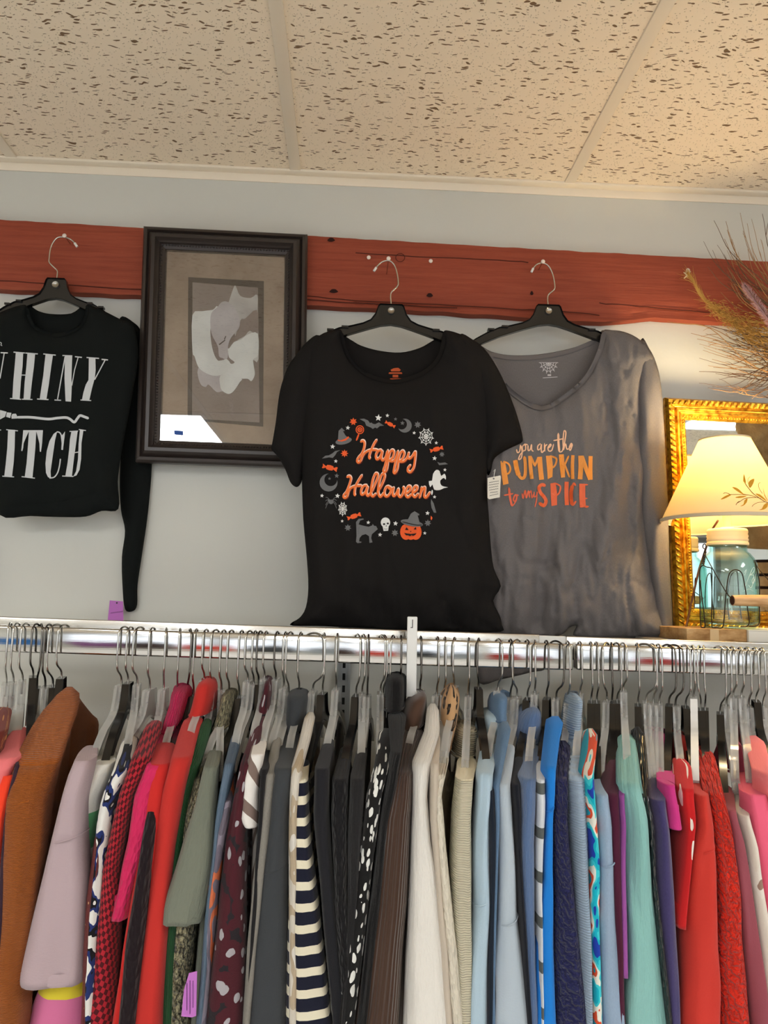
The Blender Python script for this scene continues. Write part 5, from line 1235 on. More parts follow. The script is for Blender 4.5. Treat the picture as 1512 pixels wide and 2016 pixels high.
    if collar:                                  # collar: (y, xl, xr) rows standing round the hanger neck
        mc = m2 or m; V = []; uv = []; F = []; K = 28
        R_ = 14; ya, yb_ = collar[0][0], collar[-1][0]
        rows = []
        for j in range(R_+1):
            f_ = j/R_; y = yb_+(ya-yb_)*f_
            rows.append((y, 0, f_))
        for j in range(R_//2, -1, -1): rows.append((yb_+(ya-yb_)*j/(R_//2+.0)*1.0 if True else 0, 1, j/(R_//2)))
        rows = rows[:R_+1]
        fold_y = yb_-(yb_-ya)*.0
        for (y, inner, f_) in rows:
            Yc = RAIL-.075+.02*f_; P = pt(collar, y, Yc); w_ = wd(collar, y, Yc)
            cap = 1 if f_ < .8 else math.sqrt(max(.05, 1-((f_-.8)/.2)**2*.9))
            bul = 1+.18*math.sin(min(1, f_*1.6)*math.pi)*0
            for k in range(K):
                a = 2*math.pi*k/K; c_, s_ = math.cos(a), math.sin(a)
                xm_ = P.x if s_ > -.2 else P.x+(N.x-P.x)*.6
                V.append((xm_+w_*cap*math.copysign(abs(c_)**.7, c_), RAIL-.0-(.0+(RAIL-P.y)+.0)*s_*cap if s_ < 0 else RAIL-(RAIL-P.y+.002)*s_*cap, P.z)); uv.append((k/K*.36, -P.z))
        # roll over the edge and back down inside
        nb_ = len(rows)
        for (r_, dz) in ((.82, .0004), (.75, -.012), (.72, -.03)):
            for k in range(K):
                p = V[(nb_-1)*K+k]; P = pt(collar, ya, RAIL-.055); V.append((P.x+(p[0]-P.x)*r_, RAIL+(p[1]-RAIL)*r_, p[2]+dz)); uv.append((k/K*.36, 0))
        for j in range(nb_+2):
            for k in range(K): a = j*K+k; b = j*K+(k+1) % K; F.append((a, a+K, b+K, b))
        F.append(tuple((nb_+2)*K+k for k in range(K)))
        mesh('collar', V, F, mc, root, uv=uv)
        # turned edge of the folded collar
        P = pt(collar, yb_, RAIL-.075); w_ = wd(collar, yb_, RAIL-.075)*1.06
        ring = [(P.x+w_*math.cos(a), RAIL-(.078)*math.sin(a), P.z+.004*math.cos(a)) for a in [math.pi*k/14 for k in range(15)]]
        tube('collar_edge', ring, .0022, mc, root, 6)
    S = pt(tr, ysh, Yn)
    return root, S

F_ = mat
def fab(name, rgb, bump=b_jersey, pat=None, **k): return mat('cloth_'+name, rgb, .88, bump=bump, pat=pat, sheen=k.pop('sheen', .12), spec=.15, **k)
BK = (26, 25, 27)
R_KNIT = b_rib(70, .003)
flor = p_blob([(24, 23, 23), (222, 222, 216)], 82, .40, (1, .75, 1), .4, .010)
# name, label, cat, material, ysh, hook idx (hx, nx, ny, kind), trace, extras
L = []
def g(name, label, cat, m, hk, ysh, tr, short, **k): L.append((name, label, cat, m, hk, ysh, tr, short, k))
def empty(hk, label): L.append((None, label, None, None, hk, None, None, None, {}))
g('blouse', 'rust and gold patterned blouse cut by the left edge of the photo', 'shirt', fab('rustprint', (140, 62, 40), pat=p_blob([(120, 48, 38), (206, 140, 70)], 90, .35)), (12, 12, 1345, 'c'), 1440, [(1392, -12, 16), (1440, -26, 6), (1560, -60, -30), (2000, -110, -70)], 'rust patterned blouse')
g('t_shirt', 'coral pink t-shirt, second garment from the left edge', 'shirt', fab('coralpink', (232, 120, 122)), (22, 26, 1344, 'c'), 1490, [(1432, 30, 56), (1490, 2, 42), (1560, -28, 10), (1700, -50, -12), (2016, -80, -30)], 'coral pink t-shirt')
g('t_shirt', 'bright orange red t-shirt beside the big rust sweater', 'shirt', fab('orangered', (236, 66, 38)), (38, 44, 1340, 'c'), 1520, [(1490, 22, 46), (1540, 6, 42), (1600, 0, 28), (1700, -22, 14), (2016, -58, -6)], 'orange red t-shirt')
g('t_shirt', 'dark plum top tucked behind the rust sweater', 'shirt', fab('plumdark', (52, 34, 46)), (85, 89, 1352, 'c'), 1500, [(1440, 56, 70), (1500, 40, 56), (1600, 24, 40), (2016, -10, 20)], 'dark plum top')
empty((60, 65, 1332, 'k'), 'black hanger, first of the dark cluster left of the rust sweater'); empty((80, 73, 1353, 'k'), 'black hanger in the middle of the dark cluster left of the rust sweater'); empty((93, 104, 1351, 'k'), 'black hanger nearest behind the collar of the rust sweater')
g('sweater', 'large rust brown waffle knit sweater near the left edge', 'sweater', fab('rust', (158, 84, 26), bump=b_hrib(190, .0012)), (111, 121, 1334, 'k'), 1500, [(1352, 126, 148), (1375, 108, 152), (1400, 86, 148), (1430, 68, 138), (1480, 43, 122), (1560, 23, 98), (1700, 12, 82), (1850, 0, 64), (2016, -14, 48)], 'rust sweater', far=-.15, u0=.12, dip=.02, amp=1.6, seam=1568, wb=1.1)
g('t_shirt', 'pale lilac beige t-shirt with a wide short sleeve', 'shirt', fab('lilac', (176, 156, 160)), (231, 239, 1347, 'c'), 1492, [(1468, 166, 187), (1492, 153, 186), (1520, 142, 181), (1570, 128, 173), (1650, 110, 172), (1730, 90, 173), (1800, 75, 171), (1900, 52, 166), (2016, 40, 150)], 'lilac t-shirt', depth=.205, sleeve=1926, u0=.62, bodytr=[(1492, 160, 184), (1570, 140, 170), (1926, 100, 160), (2100, 100, 160)], cuff=26, seam=1640)
g('blouse', 'colour block blouse in white, green, navy, yellow and pink', 'shirt', fab('colorblock', (226, 224, 216), pat=p_bands([(0, (226, 224, 216)), (.070, (226, 224, 216)), (.072, (92, 164, 112)), (.135, (226, 224, 216)), (.198, (44, 66, 120)), (.238, (214, 196, 56)), (.374, (206, 112, 152))])), (248, 252, 1344, 'k'), 1500, [(1478, 196, 228), (1510, 188, 222), (1560, 176, 204), (1600, 170, 198), (1700, 162, 184), (1800, 140, 178), (1900, 100, 176), (1955, 78, 176), (2016, 62, 176)], 'colour block blouse', u0=.55, depth=.172)
g('blouse', 'white blouse with navy and black brush splashes', 'shirt', fab('splash', (222, 220, 216), pat=p_splash([(222, 220, 214), (222, 220, 214), (36, 50, 104), (24, 22, 26), (222, 220, 214)], 26)), (261, 270, 1347, 'c'), 1510, [(1448, 246, 270), (1510, 228, 258), (1560, 208, 236), (1600, 200, 228), (1700, 188, 214), (1850, 178, 205), (2016, 172, 200)], 'splash print blouse')
g('blouse', 'dark maroon satin blouse with tiny gold specks', 'shirt', mat('cloth_maroonsatin', (92, 26, 24), .35, bump=b_wrinkle, pat=p_blob([(92, 26, 24), (200, 160, 110)], 60, .10), spec=.5), (292, 295, 1356, 'c'), 1600, [(1560, 214, 236), (1600, 203, 226), (1650, 193, 218), (1760, 180, 206), (1850, 174, 196), (2016, 168, 192)], 'maroon satin blouse', u0=.8)
g('shirt', 'red and black small checked shirt', 'shirt', fab('redcheck', (150, 30, 40), pat=p_plaid((166, 34, 46), (74, 16, 22), 150)), (324, 322, 1355, 'c'), 1490, [(1418, 294, 320), (1450, 282, 312), (1490, 264, 300), (1560, 240, 268), (1700, 212, 238), (1800, 203, 236), (1900, 190, 232), (2016, 172, 226)], 'red checked shirt', sleeve=2130, wb=.9)
g('sweater', 'magenta pink knit sweater with ribbed turtleneck and short ribbed cuff', 'sweater', fab('magentaknit', (206, 42, 92), bump=b_knit(150)), (351, 349, 1359, 'c'), 1500, [(1440, 315, 348), (1470, 305, 340), (1500, 292, 334), (1560, 270, 312), (1650, 258, 296), (1700, 246, 284), (1750, 236, 268), (1800, 222, 258), (2016, 250, 270)], 'magenta sweater', u0=.25, dip=.02, sleeve=1796, cuff=44, collar=[(1354, 332, 368), (1390, 326, 360), (1442, 308, 348)], m2=fab('magentarib', (206, 42, 92), bump=b_rib(40, .005)), bodytr=[(1500, 300, 334), (1560, 285, 322), (1700, 268, 300), (1850, 252, 280), (2016, 240, 268)])
g('tank_top', 'red sleeveless top with black straps next to the magenta sweater', 'top', fab('redtop', (196, 42, 38)), (375, 369, 1365, 'k'), 1500, [(1462, 306, 344), (1500, 300, 338), (1560, 296, 330), (1700, 276, 312), (1850, 250, 282), (2016, 228, 262)], 'red strappy top', u0=.6)
g('tank_top', 'black knit strap top hanging between two red garments', 'top', fab('blackknit', (30, 20, 24), bump=b_knit(120)), (381, 381, 1368, 'k'), 1590, [(1568, 300, 316), (1600, 292, 316), (1700, 278, 304), (1850, 254, 288), (2016, 240, 272)], 'black strap top', depth=.212, amp=.4, u0=.85)
g('sweater', 'bright red sweater with folded turtleneck', 'sweater', fab('red', (190, 48, 42)), (398, 402, 1338, 'c'), 1490, [(1410, 366, 402), (1450, 352, 388), (1490, 340, 378), (1560, 322, 364), (1650, 308, 350), (1750, 297, 340), (1850, 285, 330), (2016, 268, 320)], 'red turtleneck sweater', u0=.25, dip=.02, collar=[(1340, 388, 416), (1360, 378, 416), (1390, 370, 412), (1410, 364, 406)], sleeve=2130, wb=.9)
g('sweater', 'forest green ribbed sweater beside the red turtleneck', 'sweater', fab('green', (34, 92, 48), bump=R_KNIT), (414, 420, 1359, 'c'), 1500, [(1415, 400, 417), (1450, 385, 410), (1500, 367, 394), (1560, 350, 376), (1700, 342, 360), (2016, 322, 345)], 'green sweater', depth=.178, u0=.3, dip=.02)
empty((433, 436, 1359, 'c'), 'clear hanger between the green and the olive marl garments')
g('sweater', 'olive and cream marled chunky knit sweater', 'sweater', fab('marl', (116, 110, 84), bump=b_cable, pat=p_marl((58, 54, 40), (182, 174, 138), 190)), (447, 451, 1361, 'c'), 1530, [(1436, 414, 442), (1480, 404, 428), (1530, 384, 414), (1600, 368, 396), (1700, 352, 388), (1820, 343, 385), (1900, 337, 378), (2016, 325, 372)], 'olive marl sweater', depth=.170, u0=.25, dip=.02, collar=[(1364, 432, 458), (1400, 425, 452), (1438, 412, 446)])
g('blouse', 'sage grey linen blouse with a loose flared sleeve', 'shirt', fab('sage', (116, 120, 106), bump=b_wrinkle), (469, 471, 1372, 'k'), 1505, [(1468, 416, 438), (1505, 404, 430), (1560, 392, 427), (1650, 364, 426), (1720, 344, 420), (1770, 328, 410), (1805, 324, 398), (2016, 340, 390)], 'sage blouse', depth=.205, sleeve=1806, u0=.5, bodytr=[(1505, 408, 430), (1600, 400, 424), (1800, 385, 412), (2016, 365, 398)], cuff=14, amp=1.5)
g('blouse', 'steel blue satin blouse slipping off its clear hanger', 'shirt', mat('cloth_steelblue', (86, 106, 126), .4, bump=b_wrinkle, spec=.5), (482, 488, 1340, 'c'), 1500, [(1442, 458, 478), (1500, 444, 462), (1600, 430, 446), (1800, 408, 424), (2016, 390, 406)], 'steel blue blouse')
g('blouse', 'grey violet silky blouse with orange flecks', 'shirt', mat('cloth_violetprint', (120, 112, 124), .5, bump=b_wrinkle, pat=p_splash([(108, 100, 112), (140, 132, 146), (112, 104, 118), (206, 110, 72), (126, 120, 132)], 9)), (496, 499, 1345, 'c'), 1570, [(1525, 446, 466), (1570, 438, 460), (1650, 428, 446), (1750, 414, 434), (1850, 405, 424), (2016, 395, 412)], 'violet print blouse', u0=.75)
empty((505, 509, 1345, 'k'), 'black hanger between the violet blouse and the maroon floral blouse')
g('blouse', 'maroon blouse scattered with pale grey petals', 'shirt', fab('maroonfloral', (74, 30, 36), pat=p_blob([(72, 28, 36), (164, 160, 164), (38, 34, 38)], 52, .27, (1, .8, 1), .6, .01)), (518, 521, 1334, 'c'), 1500, [(1405, 505, 530), (1450, 493, 516), (1500, 476, 500), (1560, 464, 492), (1650, 446, 484), (1750, 436, 484), (1850, 426, 484), (2016, 404, 480)], 'maroon floral blouse', u0=.3, dip=.02, collar=[(1338, 520, 532), (1370, 512, 532), (1410, 500, 530)])
g('blouse', 'white blouse with diagonal taupe stripes and a pointed sleeve', 'shirt', fab('taupestripe', (224, 220, 214), pat=p_hstripe([(224, 220, 214), (118, 100, 92)], .042, .55, [(0, (224, 220, 214)), (.66, (122, 104, 96))])), (540, 543, 1336, 'c'), 1480, [(1454, 502, 529), (1480, 494, 522), (1520, 484, 514), (1560, 476, 513), (1600, 470, 513), (1625, 486, 512), (1700, 494, 508), (2016, 480, 500)], 'taupe striped blouse', u0=.62, sleeve=1618, bodytr=[(1480, 498, 520), (1600, 490, 511), (1740, 488, 505), (2016, 482, 498)])
g('t_shirt', 'narrow black top between the striped blouse and the heather grey top', 'shirt', fab('black1', BK), (557, 559, 1353, 'c'), 1510, [(1470, 522, 538), (1510, 514, 530), (1600, 512, 524), (2016, 484, 496)], 'narrow black top', u0=.6)
g('sweater', 'heather grey fine knit sweater', 'sweater', fab('heather', (128, 124, 116), pat=p_heather(.3, 300)), (563, 568, 1364, 'c'), 1520, [(1452, 540, 556), (1480, 532, 550), (1520, 524, 547), (1600, 514, 541), (1700, 503, 528), (1850, 490, 512), (2016, 480, 498)], 'heather grey sweater', u0=.55)
g('sweater', 'charcoal sweater with tall folded turtleneck', 'sweater', fab('charcoal', (58, 61, 64)), (587, 589, 1359, 'c'), 1510, [(1440, 558, 592), (1475, 550, 585), (1510, 542, 578), (1600, 532, 570), (1700, 517, 566), (1850, 500, 565), (2016, 480, 566)], 'charcoal turtleneck', u0=.25, dip=.02, collar=[(1364, 562, 608), (1400, 560, 604), (1444, 556, 592)], seam=1700)
g('blouse', 'ivory and beige satin blouse next to the charcoal turtleneck', 'shirt', mat('cloth_ivorysatin', (206, 194, 172), .5, bump=b_wrinkle, pat=p_splash([(214, 206, 192), (186, 168, 142), (222, 216, 206)], 12)), (638, 616, 1361, 'c'), 1510, [(1402, 602, 622), (1450, 590, 612), (1510, 574, 596), (1600, 570, 590), (2016, 570, 590)], 'ivory blouse', u0=.3)
g('t_shirt', 'navy and cream striped long sleeved top', 'shirt', fab('navystripe', (26, 28, 44), pat=p_hstripe([(28, 30, 46), (222, 214, 192)], .0275, 0, [(0, (24, 26, 42)), (.60, (220, 212, 188))])), (639, 635, 1365, 'k'), 1530, [(1488, 590, 610), (1530, 580, 606), (1600, 571, 607), (1700, 570, 617), (1800, 569, 628), (1900, 567, 640), (2016, 566, 654)], 'navy striped top', u0=.62, sleeve=2130, wb=.8)
g('t_shirt', 'black top just right of the navy striped top', 'shirt', fab('black2', (30, 30, 34)), (662, 662, 1356, 'c'), 1510, [(1455, 638, 660), (1510, 620, 648), (1600, 618, 648), (1750, 632, 658), (2016, 656, 682)], 'black top beside the stripes', u0=.5)
g('cardigan', 'black cardigan, second of the black garments', 'sweater', fab('black3', (22, 21, 23), bump=b_knit(150)), (709, 701, 1369, 'k'), 1530, [(1470, 670, 695), (1530, 655, 685), (1600, 652, 684), (1750, 658, 684), (2016, 672, 694)], 'black cardigan', u0=.4)
empty((719, 713, 1367, 'c'), 'clear hanger among the black garments'); 
g('blouse', 'black blouse, third of the black garments', 'shirt', fab('black4', (34, 33, 34), bump=b_wrinkle), (725, 723, 1369, 'c'), 1530, [(1470, 704, 724), (1530, 690, 718), (1600, 686, 714), (1750, 684, 706), (2016, 668, 690)], 'black blouse', u0=.5)
empty((758, 749, 1364, 'c'), 'clear hanger left of the black floral blouse'); empty((762, 754, 1369, 'k'), 'black hanger left of the black floral blouse')
g('blouse', 'black blouse with white tulip print', 'shirt', fab('tulip', (26, 25, 25), pat=flor), (769, 772, 1362, 'k'), 1510, [(1434, 748, 776), (1460, 744, 774), (1510, 736, 764), (1560, 722, 750), (1650, 710, 740), (1750, 694, 727), (1850, 680, 716), (2016, 655, 694)], 'black tulip print blouse', u0=.5, sleeve=2130, wb=.8)
g('blouse', 'black ruffled top hanging high on a black hanger', 'top', fab('blackruffle', (20, 19, 20), bump=b_wrinkle), (790, 788, 1343, 'k'), 1480, [(1400, 762, 800), (1480, 770, 790), (1600, 748, 766), (2016, 700, 720)], 'black ruffled top', u0=.25, collar=[(1330, 762, 800), (1360, 762, 800), (1400, 760, 800)], amp=2)
g('jacket', 'dark brown wide wale corduroy jacket with turned collar', 'jacket', fab('corduroy', (72, 50, 38), bump=b_rib(62, .004), sheen=.3), (830, 827, 1359, 'c'), 1520, [(1430, 786, 838), (1470, 780, 822), (1520, 770, 812), (1600, 750, 808), (1700, 740, 804), (1850, 722, 792), (2016, 700, 782)], 'brown corduroy jacket', u0=.25, dip=.02, collar=[(1366, 826, 846), (1385, 806, 844), (1436, 784, 838)], m2=mat('cloth_browncollar', (74, 50, 36), .8, sheen=.3), sleeve=2130, wb=.9)
g('blouse', 'white crepe blouse with soft ruffled front', 'shirt', fab('whitecrepe', (222, 218, 210), bump=b_wrinkle), (864, 860, 1367, 'c'), 1500, [(1385, 842, 862), (1440, 836, 864), (1500, 812, 846), (1560, 810, 838), (1650, 808, 846), (1750, 806, 866), (1850, 802, 885), (2016, 796, 902)], 'white crepe blouse', u0=.2, dip=.02, sleeve=2130, wb=.85)
g('blouse', 'beige blouse mostly hidden beside the white crepe blouse', 'shirt', fab('beigehid', (190, 178, 162)), (878, 875, 1366, 'c'), 1500, [(1440, 848, 866), (1500, 844, 862), (1600, 842, 858), (2016, 870, 890)], 'beige blouse', u0=.4)
g('sweater', 'cream sweater with a leopard print cowl collar', 'sweater', fab('cream', (216, 208, 190), bump=b_knit(170)), (892, 894, 1352, 'c'), 1520, [(1482, 862, 886), (1520, 853, 878), (1560, 846, 868), (1650, 848, 875), (1750, 855, 886), (1850, 868, 898), (2016, 885, 912)], 'cream leopard collar sweater', u0=.5, collar=[(1354, 882, 910), (1380, 874, 912), (1430, 868, 906), (1478, 866, 894)], m2=fab('leopard', (190, 150, 108), pat=p_leopard), sleeve=2130, wb=.8)
g('sweater', 'ivory ribbed knit sweater with thick rolled neck', 'sweater', fab('ivoryrib', (222, 214, 186), bump=b_hrib(100, .003)), (924, 922, 1369, 'c'), 1530, [(1490, 902, 940), (1530, 897, 930), (1600, 890, 924), (1700, 886, 926), (1800, 888, 926), (2016, 902, 926)], 'ivory ribbed sweater', u0=.45, collar=[(1432, 908, 946), (1450, 902, 948), (1492, 900, 944)], sleeve=2130, wb=.9)
g('sweater', 'dark teal navy sweater in the gap beside the light blue turtleneck', 'sweater', fab('darkteal', (26, 34, 46)), (940, 942, 1355, 'k'), 1550, [(1470, 948, 964), (1550, 952, 970), (1700, 955, 972), (2016, 952, 970)], 'dark teal sweater', u0=.4)
g('sweater', 'light blue jersey sweater with a folded turtleneck', 'sweater', fab('lightblue', (168, 190, 204)), (989, 981, 1357, 'c'), 1520, [(1450, 950, 984), (1490, 944, 974), (1520, 938, 968), (1600, 932, 962), (1700, 928, 960), (1765, 928, 960), (1850, 924, 957), (2016, 912, 956)], 'light blue turtleneck', u0=.25, dip=.02, collar=[(1405, 960, 996), (1420, 952, 1002), (1454, 948, 990)], sleeve=2130, wb=.9, seam=1762)
g('jacket', 'faded denim jacket with only its collar showing', 'jacket', fab('denimback', (92, 118, 146), pat=p_heather(.3, 250)), (1010, 1005, 1373, 'c'), 1540, [(1420, 984, 1004), (1540, 968, 980), (2016, 956, 968)], 'faded denim jacket', collar=[(1368, 978, 1006), (1390, 974, 1006), (1420, 976, 1004)])
g('sweatshirt', 'pale blue grey sweatshirt with a slanting seam', 'sweater', fab('paleblue', (172, 184, 194)), (1009, 1018, 1373, 'c'), 1540, [(1460, 986, 1012), (1500, 978, 1008), (1540, 974, 1002), (1600, 970, 1004), (1700, 974, 1010), (1800, 975, 1015), (1900, 962, 1028), (2016, 955, 1040)], 'pale blue sweatshirt', u0=.45, sleeve=2130, wb=.85, seam=1800)
g('t_shirt', 'black top in the gap left of the blue suede jacket', 'shirt', fab('black5', (24, 26, 34)), (1044, 1038, 1376, 'k'), 1540, [(1480, 1012, 1028), (1540, 1004, 1018), (1700, 1010, 1020), (2016, 1028, 1042)], 'black top beside the suede jacket', u0=.5)
g('jacket', 'slate blue suede jacket with a big rolled collar', 'jacket', fab('bluesuede', (84, 108, 146), bump=b_wrinkle, sheen=.35), (1054, 1053, 1364, 'c'), 1530, [(1462, 1028, 1064), (1490, 1026, 1058), (1530, 1021, 1052), (1650, 1016, 1046), (1800, 1020, 1048), (2016, 1028, 1052)], 'blue suede jacket', u0=.3, collar=[(1394, 1044, 1072), (1415, 1026, 1076), (1440, 1018, 1078), (1466, 1016, 1074)], sleeve=2130, wb=.9)
g('t_shirt', 'white t-shirt with dark bands beside the bright blue shirt', 'shirt', fab('whiteband', (206, 210, 214), pat=p_hstripe([(206, 210, 214), (96, 100, 98)], .058, 0, [(0, (90, 94, 92)), (.25, (206, 210, 214))])), (1080, 1076, 1375, 'k'), 1530, [(1498, 1052, 1072), (1530, 1050, 1068), (1600, 1048, 1064), (1750, 1048, 1058), (2016, 1054, 1064)], 'white banded t-shirt', u0=.7)
g('shirt', 'bright azure blue shirt', 'shirt', fab('azure', (30, 122, 206)), (1110, 1095, 1376, 'c'), 1510, [(1410, 1079, 1107), (1450, 1076, 1098), (1510, 1070, 1090), (1600, 1066, 1080), (1700, 1060, 1080), (1850, 1050, 1086), (2016, 1042, 1092)], 'azure shirt', u0=.25, dip=.02, seam=1582)
g('sweater', 'navy blue cable knit sweater', 'sweater', fab('navycable', (38, 40, 82), bump=b_cable), (1122, 1118, 1382, 'c'), 1530, [(1458, 1092, 1122), (1490, 1088, 1118), (1530, 1084, 1114), (1600, 1080, 1110), (1700, 1083, 1120), (1850, 1085, 1136), (2016, 1088, 1156)], 'navy cable sweater', u0=.4, sleeve=2130, wb=.85)
g('shirt', 'light blue ribbed chambray shirt with tall collar', 'shirt', fab('chambray', (158, 178, 198), bump=b_hrib(90, .002), pat=p_heather(.15, 250)), (1146, 1142, 1368, 'c'), 1530, [(1450, 1122, 1150), (1490, 1117, 1147), (1530, 1114, 1146), (1600, 1113, 1148), (1650, 1118, 1150), (1800, 1128, 1156), (2016, 1138, 1160)], 'light blue chambray shirt', u0=.25, collar=[(1370, 1134, 1155), (1400, 1130, 1153), (1452, 1122, 1150)], sleeve=2130, wb=.9)
g('blouse', 'turquoise tropical print blouse with cobalt and orange shapes', 'shirt', fab('tropical', (26, 160, 180), pat=p_splash([(30, 60, 160), (20, 168, 188), (60, 196, 206), (226, 224, 210), (214, 78, 44), (18, 150, 172)], 17)), (1166, 1164, 1382, 'k'), 1520, [(1434, 1152, 1171), (1470, 1150, 1168), (1520, 1144, 1164), (1600, 1144, 1166), (1700, 1151, 1170), (1850, 1152, 1172), (2016, 1156, 1178)], 'turquoise print blouse', u0=.35)
empty((1178, 1175, 1382, 'k'), 'black hanger right of the turquoise print blouse')
g('shirt', 'dusty blue shirt with a frayed denim collar', 'shirt', fab('dustyblue', (142, 162, 184), pat=p_heather(.12, 250)), (1187, 1195, 1380, 'c'), 1560, [(1500, 1160, 1192), (1530, 1160, 1190), (1560, 1163, 1192), (1690, 1168, 1204), (1800, 1167, 1206), (1900, 1170, 1214), (2016, 1175, 1222)], 'dusty blue shirt', u0=.4, collar=[(1474, 1162, 1192), (1490, 1158, 1195), (1520, 1158, 1192)], sleeve=2130, wb=.85, seam=1688)
g('t_shirt', 'dark plum t-shirt behind the dusty blue shirt', 'shirt', fab('plum', (74, 26, 48)), (1205, 1205, 1382, 'k'), 1560, [(1485, 1194, 1213), (1560, 1186, 1212), (1650, 1188, 1210), (2016, 1205, 1222)], 'plum t-shirt', u0=.5)
g('t_shirt', 'purple top whose narrow sleeve ends beside the aqua blouse', 'shirt', fab('purple', (150, 80, 152)), (1223, 1215, 1382, 'k'), 1560, [(1500, 1212, 1224), (1560, 1208, 1222), (1700, 1205, 1222), (1800, 1206, 1224), (1905, 1208, 1226), (2016, 1212, 1222)], 'purple top', u0=.6, sleeve=1905, bodytr=[(1560, 1210, 1222), (1900, 1214, 1222), (2016, 1216, 1224)])
g('blouse', 'aqua crinkled gauze blouse', 'shirt', fab('aqua', (136, 186, 180), bump=b_wrinkle), (1234, 1227, 1360, 'c'), 1540, [(1444, 1220, 1247), (1470, 1218, 1250), (1540, 1218, 1256), (1650, 1222, 1268), (1750, 1226, 1278), (1850, 1228, 1290), (2016, 1225, 1314)], 'aqua gauze blouse', u0=.3, dip=.03, amp=2.0)
g('blouse', 'black sequinned blouse in the gap beside the aqua blouse', 'shirt', mat('cloth_sequin', (16, 16, 20), .25, bump=b_knit(150), spec=.9), (1258, 1256, 1388, 'k'), 1560, [(1430, 1250, 1262), (1560, 1252, 1268), (1650, 1262, 1276), (1800, 1275, 1288), (2016, 1300, 1312)], 'black sequinned blouse', u0=.3)
g('sweater', 'indigo mohair sweater right of the aqua blouse', 'sweater', fab('indigo', (62, 54, 98), pat=p_heather(.35, 250), sheen=.4), (1292, 1272, 1382, 'c'), 1570, [(1530, 1278, 1302), (1570, 1274, 1303), (1650, 1277, 1310), (1800, 1285, 1320), (1900, 1295, 1326), (2016, 1306, 1330)], 'indigo sweater', u0=.75)
empty((1293, 1286, 1385, 'c'), 'clear hanger, middle of three above the indigo sweater'); empty((1303, 1298, 1386, 'c'), 'clear hanger, rightmost of three above the indigo sweater')
g('t_shirt', 'magenta t-shirt with folded neck and short sleeve', 'shirt', fab('magenta', (198, 54, 128)), (1330, 1317, 1388, 'k'), 1540, [(1500, 1298, 1322), (1540, 1300, 1322), (1580, 1303, 1327), (1625, 1303, 1334), (2016, 1318, 1330)], 'magenta t-shirt', u0=.4, collar=[(1446, 1300, 1328), (1470, 1295, 1328), (1502, 1296, 1322)], sleeve=1622, bodytr=[(1540, 1302, 1322), (1620, 1306, 1324), (2016, 1318, 1334)])
g('t_shirt', 'red top printed with white feathers', 'shirt', fab('feather', (196, 34, 36), pat=p_blob([(196, 34, 36), (236, 226, 214)], 34, .26, (1.3, .6, 1), .7, .012)), (1345, 1330, 1389, 'c'), 1550, [(1492, 1330, 1350), (1550, 1334, 1358), (1620, 1337, 1354), (1700, 1330, 1346), (1810, 1318, 1338), (2016, 1320, 1334)], 'red feather print top', u0=.55, sleeve=1812, bodytr=[(1550, 1338, 1354), (2016, 1330, 1342)])
g('sweatshirt', 'red sweatshirt with a folded turtleneck and curved seam', 'sweater', fab('red2', (196, 56, 46)), (1359, 1350, 1392, 'k'), 1560, [(1515, 1358, 1382), (1560, 1361, 1386), (1620, 1360, 1392), (1680, 1348, 1398), (1800, 1340, 1402), (2016, 1336, 1408)], 'red folded neck sweatshirt', u0=.4, collar=[(1452, 1346, 1370), (1475, 1343, 1378), (1516, 1350, 1382)], seam=1662, amp=1.5)
empty((1367, 1366, 1373, 'w'), 'white plastic hanger between the two red sweaters')
g('sweater', 'orange red lacy crochet sweater', 'sweater', fab('lace', (216, 44, 26), bump=b_cable), (1373, 1379, 1396, 'k'), 1560, [(1468, 1374, 1392), (1500, 1378, 1402), (1560, 1388, 1416), (1650, 1398, 1430), (1750, 1402, 1444), (1850, 1406, 1452), (2016, 1414, 1470)], 'orange red crochet sweater', u0=.3, dip=.03, amp=1.6)
empty((1386, 1388, 1396, 'k'), 'black hanger behind the orange red crochet sweater')
g('sweater', 'dusty rose pink sweater between the crochet and cream floral garments', 'sweater', fab('rose', (146, 74, 84)), (1428, 1418, 1404, 'k'), 1590, [(1542, 1412, 1434), (1590, 1417, 1440), (1650, 1425, 1450), (1750, 1438, 1468), (1850, 1450, 1482), (2016, 1470, 1502)], 'dusty rose sweater', u0=.55)
g('blouse', 'cream blouse with faint brown flowers', 'shirt', fab('creamfloral', (218, 208, 194), pat=p_splash([(218, 208, 194), (218, 208, 194), (222, 214, 202), (150, 120, 104)], 13)), (1439, 1430, 1390, 'c'), 1600, [(1552, 1443, 1461), (1600, 1447, 1464), (1700, 1458, 1480), (1800, 1472, 1500), (1900, 1484, 1518), (2016, 1502, 1540)], 'cream floral blouse', u0=.6)
empty((1449, 1444, 1372, 'c'), 'clear hanger with a tall tab left of the pink sweater')
g('sweater', 'pink sweater with a folded neck near the right edge', 'sweater', fab('pink', (228, 96, 124)), (1463, 1460, 1372, 'c'), 1560, [(1520, 1458, 1492), (1560, 1462, 1500), (1650, 1472, 1512), (1800, 1492, 1530), (2016, 1520, 1560)], 'pink sweater', u0=.45, collar=[(1472, 1462, 1482), (1490, 1455, 1492), (1524, 1454, 1500)])
g('t_shirt', 'salmon pink t-shirt at the right edge', 'shirt', fab('salmon', (240, 128, 130)), (1478, 1474, 1390, 'c'), 1520, [(1448, 1474, 1494), (1490, 1484, 1504), (1520, 1492, 1514), (1650, 1510, 1534), (2016, 1560, 1600)], 'salmon t-shirt', u0=.3)
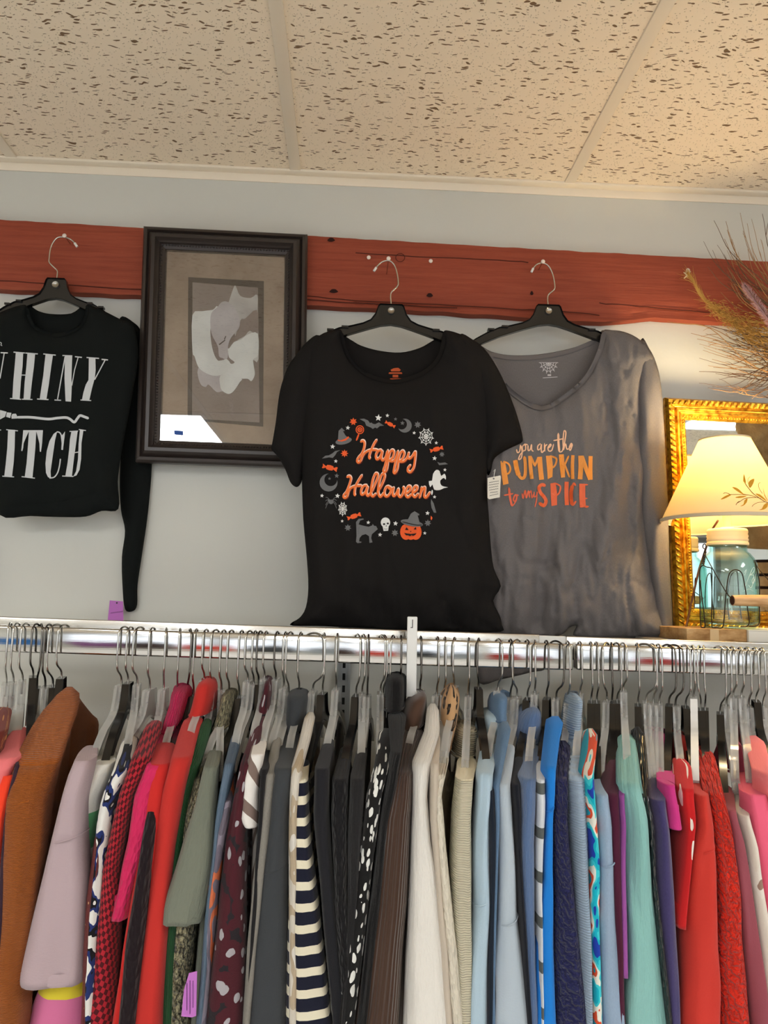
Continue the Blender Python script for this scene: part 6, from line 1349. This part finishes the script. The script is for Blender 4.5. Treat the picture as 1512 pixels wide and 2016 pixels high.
g('t_shirt', 'deep coral t-shirt cut by the right edge of the photo', 'shirt', fab('deepcoral', (214, 74, 70)), (1493, 1489, 1380, 'k'), 1530, [(1482, 1502, 1522), (1530, 1512, 1536), (1700, 1534, 1560), (2016, 1580, 1620)], 'deep coral t-shirt', u0=.4)
empty((1506, 1503, 1390, 'c'), 'clear hanger cut by the right edge of the photo')
GM = []
for name, label, cat, m, hk, ysh, tr, short, kw in L:
    if name is None: rack_hanger(*hk, label); continue
    r_, S = garment(name, label, cat, tr, (hk[1], hk[2]), ysh, m, **kw)
    kindw = {'c': 'clear', 'k': 'black', 'w': 'white'}[hk[3]]
    rack_hanger(*hk, '%s plastic hanger carrying the %s' % (kindw, short), S); GM.append(r_)
# purple tag on the sage blouse
gp = [o for o in GM if 'sage' in o['label']][0]
pt = price_tag([(372, 1916), (388, 1912), (386, 2000), (378, 2003), (357, 2001), (362, 1950)], RAIL-.245, M_PURPLE, gp, [(368, 1935, 368, 1990, 1.5), (374, 1930, 374, 1995, 1.5), (380, 1930, 380, 1985, 1)], ink=mat('purple_ink', (96, 54, 110), .8)); pt['label'] = 'purple price tag hanging low from the sleeve'

# clothes hung face out behind the viewer: their colours show in the polished rail
YO = -1.45
def clone(o, par=None):
    c = o.copy(); COL.objects.link(c); c.parent = par
    for ch in o.children: clone(ch, c)
    return c
def find(k): return [o for o in GM if k in o['label']][0]
for k, x in (('azure', -1.95), ('aqua', -1.25), ('corduroy', -.80), ('orange red', -.32), ('charcoal', .22), ('pale blue grey', .72), ('bright red', 1.22), ('pink sweater', 1.70), ('white crepe', 2.3)):
    c = clone(find(k)); c.location = Vector((x, YO, c.location.z)); c.rotation_euler = (0, 0, -math.pi/2)
    c['group'] = 'garments on the opposite rail'; c['label'] = 'garment hung face out on the opposite rail behind the viewer, mirrored in the hang rail'
    h = clone(HB['k'].parent); h.location = Vector((x, YO, 1.44+.02)); h.rotation_euler = (0, 0, math.pi); h['group'] = 'hangers on the opposite rail'; h['label'] = 'black hanger on the opposite rail behind the viewer'
zo = HB['k'].parent.location.z
orr_ = tube('hang_rail', [(-2.4, YO, 1.46+.105), (2.8, YO, 1.46+.105)], .012, M_RAIL2, None, 16); tag(orr_, 'round steel hang rail behind the viewer carrying face out garments', 'clothes rail')
